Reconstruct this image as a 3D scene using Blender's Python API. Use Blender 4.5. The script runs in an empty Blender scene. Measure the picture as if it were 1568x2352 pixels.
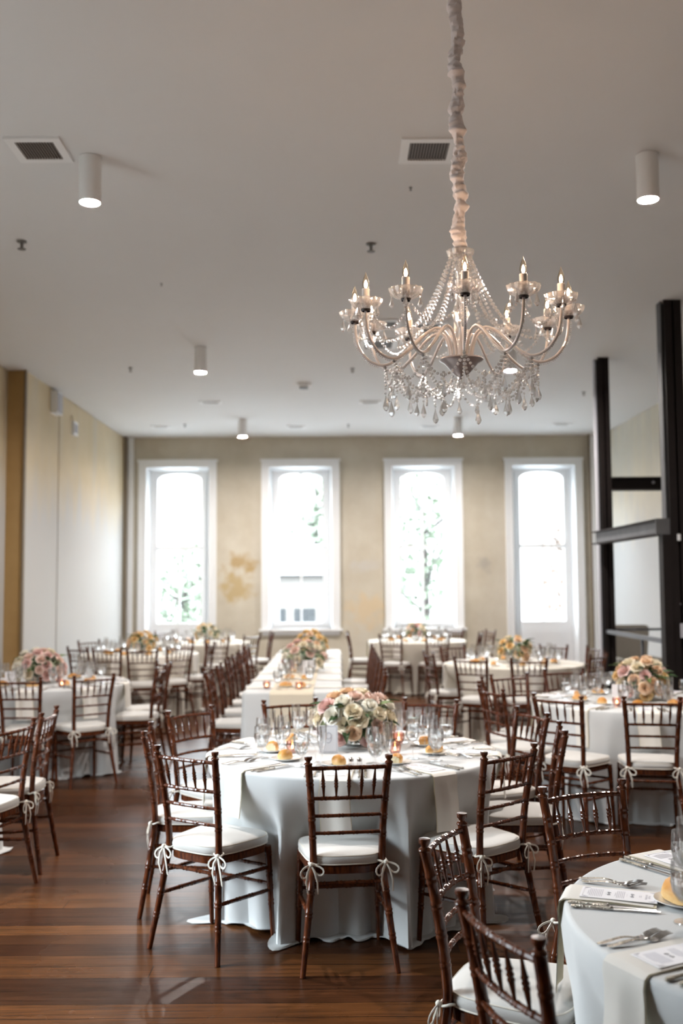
import bpy, math, random
from math import sin, cos, pi, radians, atan, atan2, sqrt, hypot
from mathutils import Vector, Matrix, noise
random.seed(7)
SC = bpy.context.scene
COL = SC.collection

# ------------------------------------------------------------------ camera
F, H_ROW, EYE, ROLL, YAW = 2287.0, 1342.0, 1.66, 0.0064, atan(8 / 2287.0)
TILT = atan((H_ROW - 1176) / F)
fw = Vector((sin(YAW) * cos(TILT), cos(YAW) * cos(TILT), sin(TILT)))
r0 = Vector((cos(YAW), -sin(YAW), 0)); u0 = r0.cross(fw)
rt = r0 * cos(ROLL) - u0 * sin(ROLL); up = u0 * cos(ROLL) + r0 * sin(ROLL)
cd = bpy.data.cameras.new('camera'); cam = bpy.data.objects.new('camera', cd); COL.objects.link(cam)
cam.matrix_world = Matrix(((rt.x, up.x, -fw.x, 0), (rt.y, up.y, -fw.y, 0), (rt.z, up.z, -fw.z, EYE), (0, 0, 0, 1)))
cd.sensor_fit = 'VERTICAL'; cd.sensor_height = 36; cd.lens = 36 * F / 2352
cd.dof.use_dof = True; cd.dof.focus_distance = 3.5; cd.dof.aperture_fstop = 2.1; cd.clip_end = 300
SC.camera = cam

def in_view(x, y, z, m=0.04):
    v = Vector((x, y, z - EYE)); w = v.dot(fw)
    if w < 0.3: return False
    a = F * v.dot(rt) / w; b = F * v.dot(up) / w
    return abs(a) < 784 * (1 + m) + 0.05 * F / w and abs(b) < 1176 * (1 + m)

# ------------------------------------------------------------------ world, exposure
W = bpy.data.worlds.new('world'); SC.world = W; W.use_nodes = True
nt = W.node_tree; nt.nodes.clear()
wo = nt.nodes.new('ShaderNodeOutputWorld'); bg = nt.nodes.new('ShaderNodeBackground')
tc = nt.nodes.new('ShaderNodeTexCoord'); sx = nt.nodes.new('ShaderNodeSeparateXYZ'); cr = nt.nodes.new('ShaderNodeValToRGB')
nt.links.new(tc.outputs['Generated'], sx.inputs[0]); nt.links.new(sx.outputs[2], cr.inputs[0])
cr.color_ramp.elements[0].position = 0.125; cr.color_ramp.elements[0].color = (0.085, 0.090, 0.093, 1)   # overcast sky: dim at the horizon, bright overhead
cr.color_ramp.elements[1].position = 0.42; cr.color_ramp.elements[1].color = (0.82, 0.93, 1.0, 1)
nt.links.new(cr.outputs[0], bg.inputs[0]); bg.inputs[1].default_value = 7.9
nt.links.new(bg.outputs[0], wo.inputs[0])
vs = SC.view_settings; vs.view_transform = 'Standard'; vs.look = 'None'; vs.gamma = 1.0; vs.exposure = 2.33
vs.use_curve_mapping = False
cy = SC.cycles
cy.use_denoising = True; cy.max_bounces = 9; cy.diffuse_bounces = 6; cy.glossy_bounces = 4; cy.transmission_bounces = 8
cy.transparent_max_bounces = 24; cy.caustics_reflective = False; cy.caustics_refractive = False
cy.sample_clamp_indirect = 6.0; cy.use_adaptive_sampling = True; cy.adaptive_threshold = 0.02

LAMP_WARM = (1.0, 0.72, 0.46)
BACK_X = [-2.87, -0.67, 1.53, 3.69]      # centres of the four rear windows
BACK_Y, FRONT_Y, LEFT_X, NEAR_LEFT_X, RIGHT_X, CEIL = 17.8, -4.5, -3.83, -4.05, 4.75, 4.31

def area_light(name, loc, rot, sx_, sy_, power, col=(1, 1, 1), portal=False):
    l = bpy.data.lights.new(name, 'AREA'); l.shape = 'RECTANGLE'; l.size = sx_; l.size_y = sy_; l.energy = power; l.color = col
    if portal: l.cycles.is_portal = True
    o = bpy.data.objects.new(name, l); o.location = loc; o.rotation_euler = rot; COL.objects.link(o); return o
for i, x in enumerate(BACK_X):
    area_light('daylight_portal', (x, BACK_Y + 0.42, 2.3), (radians(-90), 0, 0), 1.0, 2.9, 1, portal=True)
FRONT_X = []
LEFT_Y = [3.9]
for x in FRONT_X:
    area_light('daylight_portal', (x, FRONT_Y - 0.42, 2.3), (radians(90), 0, 0), 1.2, 3.0, 1, portal=True)

for y in LEFT_Y:
    area_light('daylight_portal', (NEAR_LEFT_X - 0.42, y, 2.3), (0, radians(-90), 0), 3.0, 1.9, 1, portal=True)

# ------------------------------------------------------------------ materials
MATS = {}
def new_mat(name):
    m = bpy.data.materials.new(name); m.use_nodes = True; MATS[name] = m
    return m, m.node_tree, m.node_tree.nodes['Principled BSDF']
def pmat(name, col, rough=0.5, metal=0.0, noise_amt=0.0, noise_scale=20, bump=0.0, bump_scale=60, coat=0.0, spec=0.5, sheen=0.0):
    m, t, b = new_mat(name)
    b.inputs['Base Color'].default_value = (*col, 1); b.inputs['Roughness'].default_value = rough
    b.inputs['Metallic'].default_value = metal; b.inputs['Coat Weight'].default_value = coat
    b.inputs['Specular IOR Level'].default_value = spec; b.inputs['Sheen Weight'].default_value = sheen
    tc = t.nodes.new('ShaderNodeTexCoord')
    if noise_amt:
        n = t.nodes.new('ShaderNodeTexNoise'); n.inputs['Scale'].default_value = noise_scale; n.inputs['Detail'].default_value = 3
        mx = t.nodes.new('ShaderNodeMix'); mx.data_type = 'RGBA'
        mx.inputs[6].default_value = (*[c * (1 - noise_amt) for c in col], 1); mx.inputs[7].default_value = (*[min(1, c * (1 + noise_amt)) for c in col], 1)
        t.links.new(tc.outputs['Object'], n.inputs[0]); t.links.new(n.outputs[0], mx.inputs[0]); t.links.new(mx.outputs[2], b.inputs['Base Color'])
    if bump:
        n2 = t.nodes.new('ShaderNodeTexNoise'); n2.inputs['Scale'].default_value = bump_scale; n2.inputs['Detail'].default_value = 2
        bp = t.nodes.new('ShaderNodeBump'); bp.inputs['Strength'].default_value = bump; bp.inputs['Distance'].default_value = 0.01
        t.links.new(tc.outputs['Object'], n2.inputs[0]); t.links.new(n2.outputs[0], bp.inputs['Height']); t.links.new(bp.outputs[0], b.inputs['Normal'])
    return m
def emat(name, col, s):
    m, t, b = new_mat(name); t.nodes.remove(b); e = t.nodes.new('ShaderNodeEmission'); e.inputs[0].default_value = (*col, 1); e.inputs[1].default_value = s
    t.links.new(e.outputs[0], t.nodes['Material Output'].inputs[0]); return m
def thin_glass(name, tint=(1, 1, 1), rough=0.02, edge=0.9, base=0.05):
    # a thin pane or blown wall: light passes, the rim and highlights reflect
    m, t, b = new_mat(name); t.nodes.remove(b)
    tr = t.nodes.new('ShaderNodeBsdfTransparent'); tr.inputs[0].default_value = (*tint, 1)
    gl = t.nodes.new('ShaderNodeBsdfGlossy'); gl.inputs['Roughness'].default_value = rough
    lw = t.nodes.new('ShaderNodeLayerWeight'); lw.inputs[0].default_value = 0.25
    mr = t.nodes.new('ShaderNodeMapRange'); mr.inputs[3].default_value = base; mr.inputs[4].default_value = edge
    mx = t.nodes.new('ShaderNodeMixShader')
    t.links.new(lw.outputs['Fresnel'], mr.inputs[0]); t.links.new(mr.outputs[0], mx.inputs[0])
    t.links.new(tr.outputs[0], mx.inputs[1]); t.links.new(gl.outputs[0], mx.inputs[2]); t.links.new(mx.outputs[0], t.nodes['Material Output'].inputs[0])
    return m
def crystal_mat(name, rough=0.03, milk=0.14, clear=0.3):
    m, t, b = new_mat(name); t.nodes.remove(b)
    g = t.nodes.new('ShaderNodeBsdfGlass'); g.inputs['IOR'].default_value = 1.52; g.inputs['Roughness'].default_value = rough; g.inputs[0].default_value = (1, .99, .98, 1)
    tr = t.nodes.new('ShaderNodeBsdfTransparent'); gl = t.nodes.new('ShaderNodeBsdfGlossy'); gl.inputs['Roughness'].default_value = 0.16
    m1 = t.nodes.new('ShaderNodeMixShader'); m1.inputs[0].default_value = 0.45
    m2 = t.nodes.new('ShaderNodeMixShader'); m2.inputs[0].default_value = 0.25
    t.links.new(g.outputs[0], m1.inputs[1]); t.links.new(gl.outputs[0], m1.inputs[2])
    m2.inputs[0].default_value = clear
    df = t.nodes.new('ShaderNodeBsdfTranslucent'); df.inputs[0].default_value = (.95, .92, .9, 1); d2 = t.nodes.new('ShaderNodeBsdfDiffuse'); d2.inputs[0].default_value = (.95, .92, .9, 1)
    m3 = t.nodes.new('ShaderNodeMixShader'); t.links.new(df.outputs[0], m3.inputs[1]); t.links.new(d2.outputs[0], m3.inputs[2]); m4 = t.nodes.new('ShaderNodeMixShader'); m4.inputs[0].default_value = milk
    t.links.new(m1.outputs[0], m2.inputs[1]); t.links.new(tr.outputs[0], m2.inputs[2])
    t.links.new(m2.outputs[0], m4.inputs[1]); t.links.new(m3.outputs[0], m4.inputs[2]); t.links.new(m4.outputs[0], t.nodes['Material Output'].inputs[0])
    return m

def plaster(name, a, b_, white, lit_band=0.0, stain=None, zline=2.6):
    m, t, b = new_mat(name); b.inputs['Roughness'].default_value = 0.85
    L = t.links; tc = t.nodes.new('ShaderNodeTexCoord')
    n = t.nodes.new('ShaderNodeTexNoise'); n.inputs['Scale'].default_value = 0.9; n.inputs['Detail'].default_value = 6; n.inputs['Roughness'].default_value = .65
    L.new(tc.outputs['Object'], n.inputs[0])
    r = t.nodes.new('ShaderNodeValToRGB'); r.color_ramp.elements[0].position = .35; r.color_ramp.elements[1].position = .68
    r.color_ramp.elements[0].color = (*a, 1); r.color_ramp.elements[1].color = (*b_, 1); L.new(n.outputs[0], r.inputs[0])
    mp = t.nodes.new('ShaderNodeMapping'); mp.inputs['Scale'].default_value = (2.2, 2.2, 0.25)
    n2 = t.nodes.new('ShaderNodeTexNoise'); n2.inputs['Scale'].default_value = 1.6; n2.inputs['Detail'].default_value = 5
    L.new(tc.outputs['Object'], mp.inputs[0]); L.new(mp.outputs[0], n2.inputs[0])
    r2 = t.nodes.new('ShaderNodeValToRGB'); r2.color_ramp.elements[0].position = .45; r2.color_ramp.elements[1].position = .7; L.new(n2.outputs[0], r2.inputs[0])
    mx = t.nodes.new('ShaderNodeMix'); mx.data_type = 'RGBA'; mx.inputs[7].default_value = (*white, 1)
    sc_ = t.nodes.new('ShaderNodeMath'); sc_.operation = 'MULTIPLY'; sc_.inputs[1].default_value = 0.35
    L.new(r2.outputs[0], sc_.inputs[0]); L.new(sc_.outputs[0], mx.inputs[0]); L.new(r.outputs[0], mx.inputs[6])
    cur = mx.outputs[2]
    if lit_band:   # window light put into the colour of the lower wall, ragged upper edge
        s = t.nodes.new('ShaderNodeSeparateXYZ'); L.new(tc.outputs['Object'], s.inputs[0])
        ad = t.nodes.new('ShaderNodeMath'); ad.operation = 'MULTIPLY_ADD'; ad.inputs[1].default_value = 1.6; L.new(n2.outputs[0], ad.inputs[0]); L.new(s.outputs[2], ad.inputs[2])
        mr = t.nodes.new('ShaderNodeMapRange'); mr.inputs[1].default_value = zline + .4; mr.inputs[2].default_value = zline + 1.1; mr.inputs[3].default_value = lit_band; mr.inputs[4].default_value = 0
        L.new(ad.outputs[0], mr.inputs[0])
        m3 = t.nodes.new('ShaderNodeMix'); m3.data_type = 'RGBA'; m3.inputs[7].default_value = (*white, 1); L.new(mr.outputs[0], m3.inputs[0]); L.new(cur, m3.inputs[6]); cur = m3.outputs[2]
    for (px, pz, rx, rz, col) in (stain or []):
        mp2 = t.nodes.new('ShaderNodeMapping'); mp2.vector_type = 'POINT'
        mp2.inputs['Location'].default_value = (-px / rx, 0, -pz / rz); mp2.inputs['Scale'].default_value = (1 / rx, 0, 1 / rz)
        L.new(tc.outputs['Object'], mp2.inputs[0])
        ln = t.nodes.new('ShaderNodeVectorMath'); ln.operation = 'LENGTH'; L.new(mp2.outputs[0], ln.inputs[0])
        n4 = t.nodes.new('ShaderNodeTexNoise'); n4.inputs['Scale'].default_value = 5; n4.inputs['Detail'].default_value = 6; L.new(tc.outputs['Object'], n4.inputs[0])
        a2 = t.nodes.new('ShaderNodeMath'); a2.operation = 'MULTIPLY_ADD'; a2.inputs[1].default_value = 2.4; L.new(n4.outputs[0], a2.inputs[0]); L.new(ln.outputs['Value'], a2.inputs[2])
        mr = t.nodes.new('ShaderNodeMapRange'); mr.inputs[1].default_value = 1.55; mr.inputs[2].default_value = 2.1; mr.inputs[3].default_value = .75; mr.inputs[4].default_value = 0; L.new(a2.outputs[0], mr.inputs[0])
        m4 = t.nodes.new('ShaderNodeMix'); m4.data_type = 'RGBA'; m4.inputs[7].default_value = (*col, 1); L.new(mr.outputs[0], m4.inputs[0]); L.new(cur, m4.inputs[6]); cur = m4.outputs[2]
    L.new(cur, b.inputs['Base Color'])
    bp = t.nodes.new('ShaderNodeBump'); bp.inputs['Strength'].default_value = .25; bp.inputs['Distance'].default_value = .02
    L.new(n.outputs[0], bp.inputs['Height']); L.new(bp.outputs[0], b.inputs['Normal'])
    return m

plaster('plaster_rear', (.47, .42, .33), (.60, .56, .47), (.58, .55, .49), stain=[(-1.72, 2.05, .35, .22, (.40, .26, .09)), (-1.85, 1.62, .42, .35, (.46, .33, .14)), (2.6, 2.0, .16, .2, (.36, .33, .29)), (0.45, 2.0, .35, .15, (.52, .50, .46)), (.5, 1.2, .5, .4, (.60, .47, .30))])
plaster('plaster_left', (.54, .44, .28), (.62, .52, .36), (.46, .468, .47), lit_band=.9, zline=2.9)
plaster('plaster_shaded', (.34, .20, .07), (.44, .28, .11), (.46, .33, .17))  # jog face turned from the windows: its shade is put into the brown
plaster('plaster_right', (.54, .49, .38), (.60, .56, .46), (.42, .43, .435), lit_band=.9, zline=2.7)
pmat('ceiling_paint', (.71, .705, .70), .9, noise_amt=.02, noise_scale=1.5)
pmat('white_paint', (.82, .84, .86), .45)
pmat('lamp_white', (.78, .775, .77), .5)
pmat('vent_dark', (.045, .035, .03), .6)
pmat('vent_slat', (.20, .17, .15), .5)
pmat('steel_dark', (.010, .0065, .006), .65, spec=.25, noise_amt=.4, noise_scale=8)
pmat('steel_grey', (.10, .10, .105), .6, metal=.2, noise_amt=.3, noise_scale=6)
pmat('plate_grey', (.42, .42, .46), .5)
pmat('rail_metal', (.14, .15, .17), .5, metal=.3)
pmat('upholstery', (.22, .20, .17), .9, bump=.4, bump_scale=80)
pmat('pipe_brown', (.20, .16, .11), .6)
pmat('sprinkler', (.16, .15, .14), .5, metal=.5)
pmat('cloth', (.59, .60, .60), .85, bump=.12, bump_scale=400, sheen=.2)
pmat('cloth_linen', (.68, .64, .56), .88, bump=.15, bump_scale=300, sheen=.2)
pmat('runner', (.68, .60, .47), .9, bump=.3, bump_scale=300)
pmat('napkin', (.74, .71, .66), .85, bump=.1, bump_scale=500)
pmat('napkin_edge', (.80, .73, .55), .85)
pmat('cushion', (.57, .555, .53), .8, bump=.08, bump_scale=200, sheen=.2)
pmat('cushion_piping', (.70, .65, .57), .8)
pmat('tie', (.76, .72, .64), .8)
m, t, b = new_mat('mahogany')
b.inputs['Roughness'].default_value = .2; b.inputs['Specular IOR Level'].default_value = .32; b.inputs['Coat Weight'].default_value = .1; b.inputs['Coat Roughness'].default_value = .08
tcn = t.nodes.new('ShaderNodeTexCoord'); mp = t.nodes.new('ShaderNodeMapping'); mp.inputs['Scale'].default_value = (14, 14, 3)
n = t.nodes.new('ShaderNodeTexNoise'); n.inputs['Scale'].default_value = 6; n.inputs['Detail'].default_value = 4
r = t.nodes.new('ShaderNodeValToRGB'); r.color_ramp.elements[0].color = (.034, .0088, .0042, 1); r.color_ramp.elements[1].color = (.135, .036, .0115, 1)
r.color_ramp.elements[0].position = .3; r.color_ramp.elements[1].position = .75
t.links.new(tcn.outputs['Object'], mp.inputs[0]); t.links.new(mp.outputs[0], n.inputs[0]); t.links.new(n.outputs[0], r.inputs[0]); t.links.new(r.outputs[0], b.inputs['Base Color'])
# floor boards run across the room
m, t, b = new_mat('floor_boards'); L = t.links
tcn = t.nodes.new('ShaderNodeTexCoord')
sp = t.nodes.new('ShaderNodeSeparateXYZ'); L.new(tcn.outputs['Object'], sp.inputs[0])
def mth(op, a=None, b_=None, c=None):
    q = t.nodes.new('ShaderNodeMath'); q.operation = op
    for i_, v_ in enumerate((a, b_, c)):
        if v_ is None: continue
        if isinstance(v_, (int, float)): q.inputs[i_].default_value = v_
        else: L.new(v_, q.inputs[i_])
    return q.outputs[0]
yr = mth('MULTIPLY', sp.outputs[1], 1 / .132); row = mth('FLOOR', yr); wn = t.nodes.new('ShaderNodeTexWhiteNoise'); wn.noise_dimensions = '1D'; L.new(row, wn.inputs['W'])
xr = mth('MULTIPLY_ADD', wn.outputs[0], 9.0, mth('MULTIPLY', sp.outputs[0], 1 / 4.6)); pid = mth('FLOOR', xr)
cx_ = t.nodes.new('ShaderNodeCombineXYZ'); L.new(pid, cx_.inputs[0]); L.new(row, cx_.inputs[1]); wn2 = t.nodes.new('ShaderNodeTexWhiteNoise'); wn2.noise_dimensions = '2D'; L.new(cx_.outputs[0], wn2.inputs['Vector'])
fy = mth('FRACT', yr); fx = mth('FRACT', xr)
gap = mth('MAXIMUM', mth('LESS_THAN', fy, .030), mth('LESS_THAN', fx, .0009))
cmx = t.nodes.new('ShaderNodeMix'); cmx.data_type = 'RGBA'; cmx.inputs[6].default_value = (.036, .0125, .0052, 1); cmx.inputs[7].default_value = (.092, .034, .0110, 1); L.new(wn2.outputs[0], cmx.inputs[0])
gmx = t.nodes.new('ShaderNodeMix'); gmx.data_type = 'RGBA'; gmx.inputs[7].default_value = (.006, .003, .002, 1); L.new(gap, gmx.inputs[0]); L.new(cmx.outputs[2], gmx.inputs[6])
mp = t.nodes.new('ShaderNodeMapping'); mp.inputs['Scale'].default_value = (1.2, 22, 1); L.new(tcn.outputs['Object'], mp.inputs[0])
n = t.nodes.new('ShaderNodeTexNoise'); n.inputs['Scale'].default_value = 2.2; n.inputs['Detail'].default_value = 7; n.inputs['Roughness'].default_value = .6; L.new(mp.outputs[0], n.inputs[0])
n3 = t.nodes.new('ShaderNodeTexNoise'); n3.inputs['Scale'].default_value = 1.1; n3.inputs['Detail'].default_value = 4; L.new(tcn.outputs['Object'], n3.inputs[0])
mr = t.nodes.new('ShaderNodeMapRange'); mr.inputs[1].default_value = .3; mr.inputs[2].default_value = .7; mr.inputs[3].default_value = .55; mr.inputs[4].default_value = 1.45; L.new(n.outputs[0], mr.inputs[0])
mr2 = t.nodes.new('ShaderNodeMapRange'); mr2.inputs[1].default_value = .35; mr2.inputs[2].default_value = .65; mr2.inputs[3].default_value = .7; mr2.inputs[4].default_value = 1.3; L.new(n3.outputs[0], mr2.inputs[0])
mu = t.nodes.new('ShaderNodeMath'); mu.operation = 'MULTIPLY'; L.new(mr.outputs[0], mu.inputs[0]); L.new(mr2.outputs[0], mu.inputs[1])
vm = t.nodes.new('ShaderNodeVectorMath'); vm.operation = 'SCALE'; L.new(gmx.outputs[2], vm.inputs[0]); L.new(mu.outputs[0], vm.inputs['Scale']); L.new(vm.outputs[0], b.inputs['Base Color']); b.inputs['Specular IOR Level'].default_value = .12
mr3 = t.nodes.new('ShaderNodeMapRange'); mr3.inputs[3].default_value = .17; mr3.inputs[4].default_value = .40; L.new(n3.outputs[0], mr3.inputs[0]); L.new(mr3.outputs[0], b.inputs['Roughness'])
bp = t.nodes.new('ShaderNodeBump'); bp.inputs['Strength'].default_value = .5; bp.inputs['Distance'].default_value = .004
inv = t.nodes.new('ShaderNodeMath'); inv.operation = 'MULTIPLY_ADD'; inv.inputs[1].default_value = -1.0; inv.inputs[2].default_value = 1.0; L.new(gap, inv.inputs[0])
ad = t.nodes.new('ShaderNodeMath'); ad.operation = 'MULTIPLY_ADD'; ad.inputs[1].default_value = .35; L.new(n.outputs[0], ad.inputs[0]); L.new(inv.outputs[0], ad.inputs[2])
L.new(ad.outputs[0], bp.inputs['Height']); L.new(bp.outputs[0], b.inputs['Normal'])

thin_glass('glassware', rough=.03, edge=.5, base=.11)
m, t, b = new_mat('water'); t.nodes.remove(b)
g = t.nodes.new('ShaderNodeBsdfGlass'); g.inputs['IOR'].default_value = 1.33; g.inputs['Roughness'].default_value = .0
tr = t.nodes.new('ShaderNodeBsdfTransparent'); mx = t.nodes.new('ShaderNodeMixShader'); mx.inputs[0].default_value = .25
t.links.new(g.outputs[0], mx.inputs[1]); t.links.new(tr.outputs[0], mx.inputs[2]); t.links.new(mx.outputs[0], t.nodes['Material Output'].inputs[0])
thin_glass('window_glass', edge=.5, base=.03)
thin_glass('pink_glass', tint=(1, .80, .74), edge=.6, base=.16)
thin_glass('bulb_glass', tint=(1, .93, .82), edge=.7, base=.05)
crystal_mat('crystal'); crystal_mat('crystal_cup', .08, .09, .45)
pmat('silver', (.60, .585, .57), .16, metal=1.0, bump=.0)
pmat('silver_ornate', (.46, .42, .36), .26, metal=1.0, bump=1.0, bump_scale=190)
pmat('porcelain', (.82, .81, .79), .15)
pmat('paper', (.86, .85, .88), .7)
pmat('ink', (.16, .15, .17), .8)
pmat('ink_light', (.48, .47, .52), .8)
m, t, b = new_mat('bread'); L = t.links
tcn = t.nodes.new('ShaderNodeTexCoord'); s = t.nodes.new('ShaderNodeSeparateXYZ'); L.new(tcn.outputs['Generated'], s.inputs[0])
n = t.nodes.new('ShaderNodeTexNoise'); n.inputs['Scale'].default_value = 5; L.new(tcn.outputs['Generated'], n.inputs[0])
ad = t.nodes.new('ShaderNodeMath'); ad.operation = 'MULTIPLY_ADD'; ad.inputs[1].default_value = .4; L.new(n.outputs[0], ad.inputs[0]); L.new(s.outputs[2], ad.inputs[2])
r = t.nodes.new('ShaderNodeValToRGB'); r.color_ramp.elements[0].position = .3; r.color_ramp.elements[0].color = (.80, .56, .26, 1); r.color_ramp.elements[1].position = .8; r.color_ramp.elements[1].color = (.60, .27, .055, 1)
L.new(ad.outputs[0], r.inputs[0]); L.new(r.outputs[0], b.inputs['Base Color']); b.inputs['Roughness'].default_value = .45
pmat('crumb', (.82, .70, .46), .9, bump=.8, bump_scale=150)
for nm, c in dict(rose_cream=(.86, .79, .64), rose_white=(.87, .84, .76), rose_blush=(.84, .67, .59), rose_peach=(.85, .66, .48), rose_dusty=(.78, .57, .53), rose_gold=(.84, .64, .34)).items():
    pmat(nm, c, .7, noise_amt=.1, noise_scale=30)
pmat('leaf', (.035, .085, .025), .5, noise_amt=.4, noise_scale=30)
pmat('leaf_light', (.12, .17, .05), .55, noise_amt=.3, noise_scale=30)
pmat('filler', (.70, .74, .55), .8, noise_amt=.2, noise_scale=60)
pmat('arm_white', (.76, .72, .715), .3, coat=.3)
pmat('candle_white', (.84, .80, .77), .5)
pmat('chand_metal', (.50, .46, .46), .3, metal=.6)
pmat('dark_cap', (.03, .02, .02), .4)
pmat('sleeve_fabric', (.78, .72, .72), .7, sheen=.4, bump=.2, bump_scale=60)
emat('filament', (1.0, .70, .50), 120.0)
emat('lamp_glow', (1.0, .92, .86), 680.0)
emat('flame', (1.0, .66, .28), 7.0)
pmat('wax', (.82, .66, .58), .5)
pmat('outside_leaf', (.072, .090, .060), .8, noise_amt=.3, noise_scale=3)
pmat('outside_leaf_rust', (.12, .085, .065), .8, noise_amt=.3, noise_scale=3)
pmat('bark', (.02, .016, .014), .9)
pmat('outside_wall', (.11, .10, .092), .9)
pmat('outside_glass', (.012, .014, .016), .3)
pmat('dark_ground', (.065, .062, .058), .9)
pmat('pavement', (.30, .31, .32), .9)

# ------------------------------------------------------------------ mesh helpers
class MB:
    def __init__(s): s.v = []; s.f = []; s.m = []; s.mats = []
    def mi(s, mat):
        if mat not in s.mats: s.mats.append(mat)
        return s.mats.index(mat)
    def add(s, vs, fs, mat, M=None):
        o = len(s.v); k = s.mi(mat)
        for v in vs: s.v.append(tuple(M @ Vector(v)) if M else tuple(v))
        for f in fs: s.f.append(tuple(i + o for i in f)); s.m.append(k)
        return s
    def box(s, x0, x1, y0, y1, z0, z1, mat, M=None):
        vs = [(x, y, z) for z in (z0, z1) for y in (y0, y1) for x in (x0, x1)]
        return s.add(vs, [(0, 2, 3, 1), (4, 5, 7, 6), (0, 1, 5, 4), (2, 6, 7, 3), (0, 4, 6, 2), (1, 3, 7, 5)], mat, M)
    def lathe(s, prof, mat, seg=16, M=None, flute=0, nf=10, closed=False):
        vs = []; fs = []
        for (r, z) in prof:
            for i in range(seg):
                a = 2 * pi * i / seg; rr = r * (1 + flute * cos(nf * a)) if flute else r
                vs.append((rr * cos(a), rr * sin(a), z))
        for j in range(len(prof) - 1):
            for i in range(seg):
                k = (i + 1) % seg; fs.append((j * seg + i, j * seg + k, (j + 1) * seg + k, (j + 1) * seg + i))
        if prof[0][0] > 1e-5 and closed: fs.append(tuple(reversed(range(seg))))
        if prof[-1][0] > 1e-5 and closed: fs.append(tuple(range((len(prof) - 1) * seg, len(prof) * seg)))
        return s.add(vs, fs, mat, M)
    def tube(s, pts, rad, mat, seg=8, M=None, caps=True, flat=1.0, closed=False):
        pts = [Vector(p) for p in pts]; n = len(pts); vs = []; fs = []
        rad = rad if isinstance(rad, (list, tuple)) else [rad] * n
        ref = None
        for i, p in enumerate(pts):
            if closed: t = (pts[(i + 1) % n] - pts[i - 1])
            else: t = pts[min(i + 1, n - 1)] - pts[max(i - 1, 0)]
            if t.length < 1e-9: t = Vector((0, 0, 1))
            t.normalize()
            if ref is None:
                ref = Vector((0, 1, 0)) if abs(t.y) < .9 else Vector((1, 0, 0))
            a = (ref - t * ref.dot(t))
            if a.length < 1e-4: a = t.orthogonal()
            a.normalize(); ref = a; b = t.cross(a)
            for k in range(seg):
                an = 2 * pi * k / seg; vs.append(p + (a * cos(an) * flat + b * sin(an)) * rad[i])
        m_ = n if closed else n - 1
        for i in range(m_):
            for k in range(seg):
                k2 = (k + 1) % seg; i2 = (i + 1) % n
                fs.append((i * seg + k, i * seg + k2, i2 * seg + k2, i2 * seg + k))
        if caps and not closed:
            fs.append(tuple(reversed(range(seg)))); fs.append(tuple(range((n - 1) * seg, n * seg)))
        return s.add(vs, fs, mat, M)
    def ball(s, c, r, mat, seg=6, rings=4, sz=1.0, M=None):
        prof = [(r * sin(pi * j / rings), -r * sz * cos(pi * j / rings)) for j in range(rings + 1)]
        T = Matrix.Translation(Vector(c))
        return s.lathe(prof, mat, seg, (M @ T) if M else T)
    def grid(s, pts, nu, nv, mat, M=None, wrap=False):
        fs = []
        for j in range(nv - 1):
            for i in range(nu if wrap else nu - 1):
                k = (i + 1) % nu; fs.append((j * nu + i, j * nu + k, (j + 1) * nu + k, (j + 1) * nu + i))
        return s.add(pts, fs, mat, M)
    def mesh(s, name, smooth=True):
        me = bpy.data.meshes.new(name); me.from_pydata([tuple(v) for v in s.v], [], s.f)
        for k in s.mats: me.materials.append(MATS[k])
        me.polygons.foreach_set('material_index', s.m)
        if smooth:
            me.polygons.foreach_set('use_smooth', [True] * len(s.f))
            try: me.set_sharp_from_angle(angle=radians(38))
            except Exception: pass
        me.update(); return me

def tag(o, label=None, cat=None, group=None, kind=None):
    if label: o['label'] = label
    if cat: o['category'] = cat
    if group: o['group'] = group
    if kind: o['kind'] = kind
    return o
def ob(name, data, parent=None, loc=(0, 0, 0), rot=(0, 0, 0), sc=None):
    o = bpy.data.objects.new(name, data); COL.objects.link(o)
    if parent: o.parent = parent
    o.location = loc; o.rotation_euler = rot
    if sc: o.scale = sc if isinstance(sc, (tuple, list)) else (sc, sc, sc)
    return o
def empty(name, label, cat, loc=(0, 0, 0), rz=0, group=None, kind=None):
    o = ob(name, None, None, loc, (0, 0, rz)); o.empty_display_size = .05
    return tag(o, label, cat, group, kind)
def struct(name, mb, parent=None, smooth=False):
    o = ob(name, mb.mesh(name, smooth), parent)
    if not parent: o['kind'] = 'structure'
    return o
def inst(proto, name, label, cat, group, loc, rz=0, sc=None):
    # proto: list of (part name, mesh, list of sub-parts) below one Empty
    root = empty(name, label, cat, loc, rz, group)
    if sc: root.scale = (sc, sc, sc)
    for pn, me, subs in proto:
        p = ob(pn, me, root)
        for sn, sm in subs: ob(sn, sm, p)
    return root
def lerp(a, b, t): return a + (b - a) * t
def sstep(a, b, x):
    t = max(0, min(1, (x - a) / (b - a))); return t * t * (3 - 2 * t)

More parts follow.
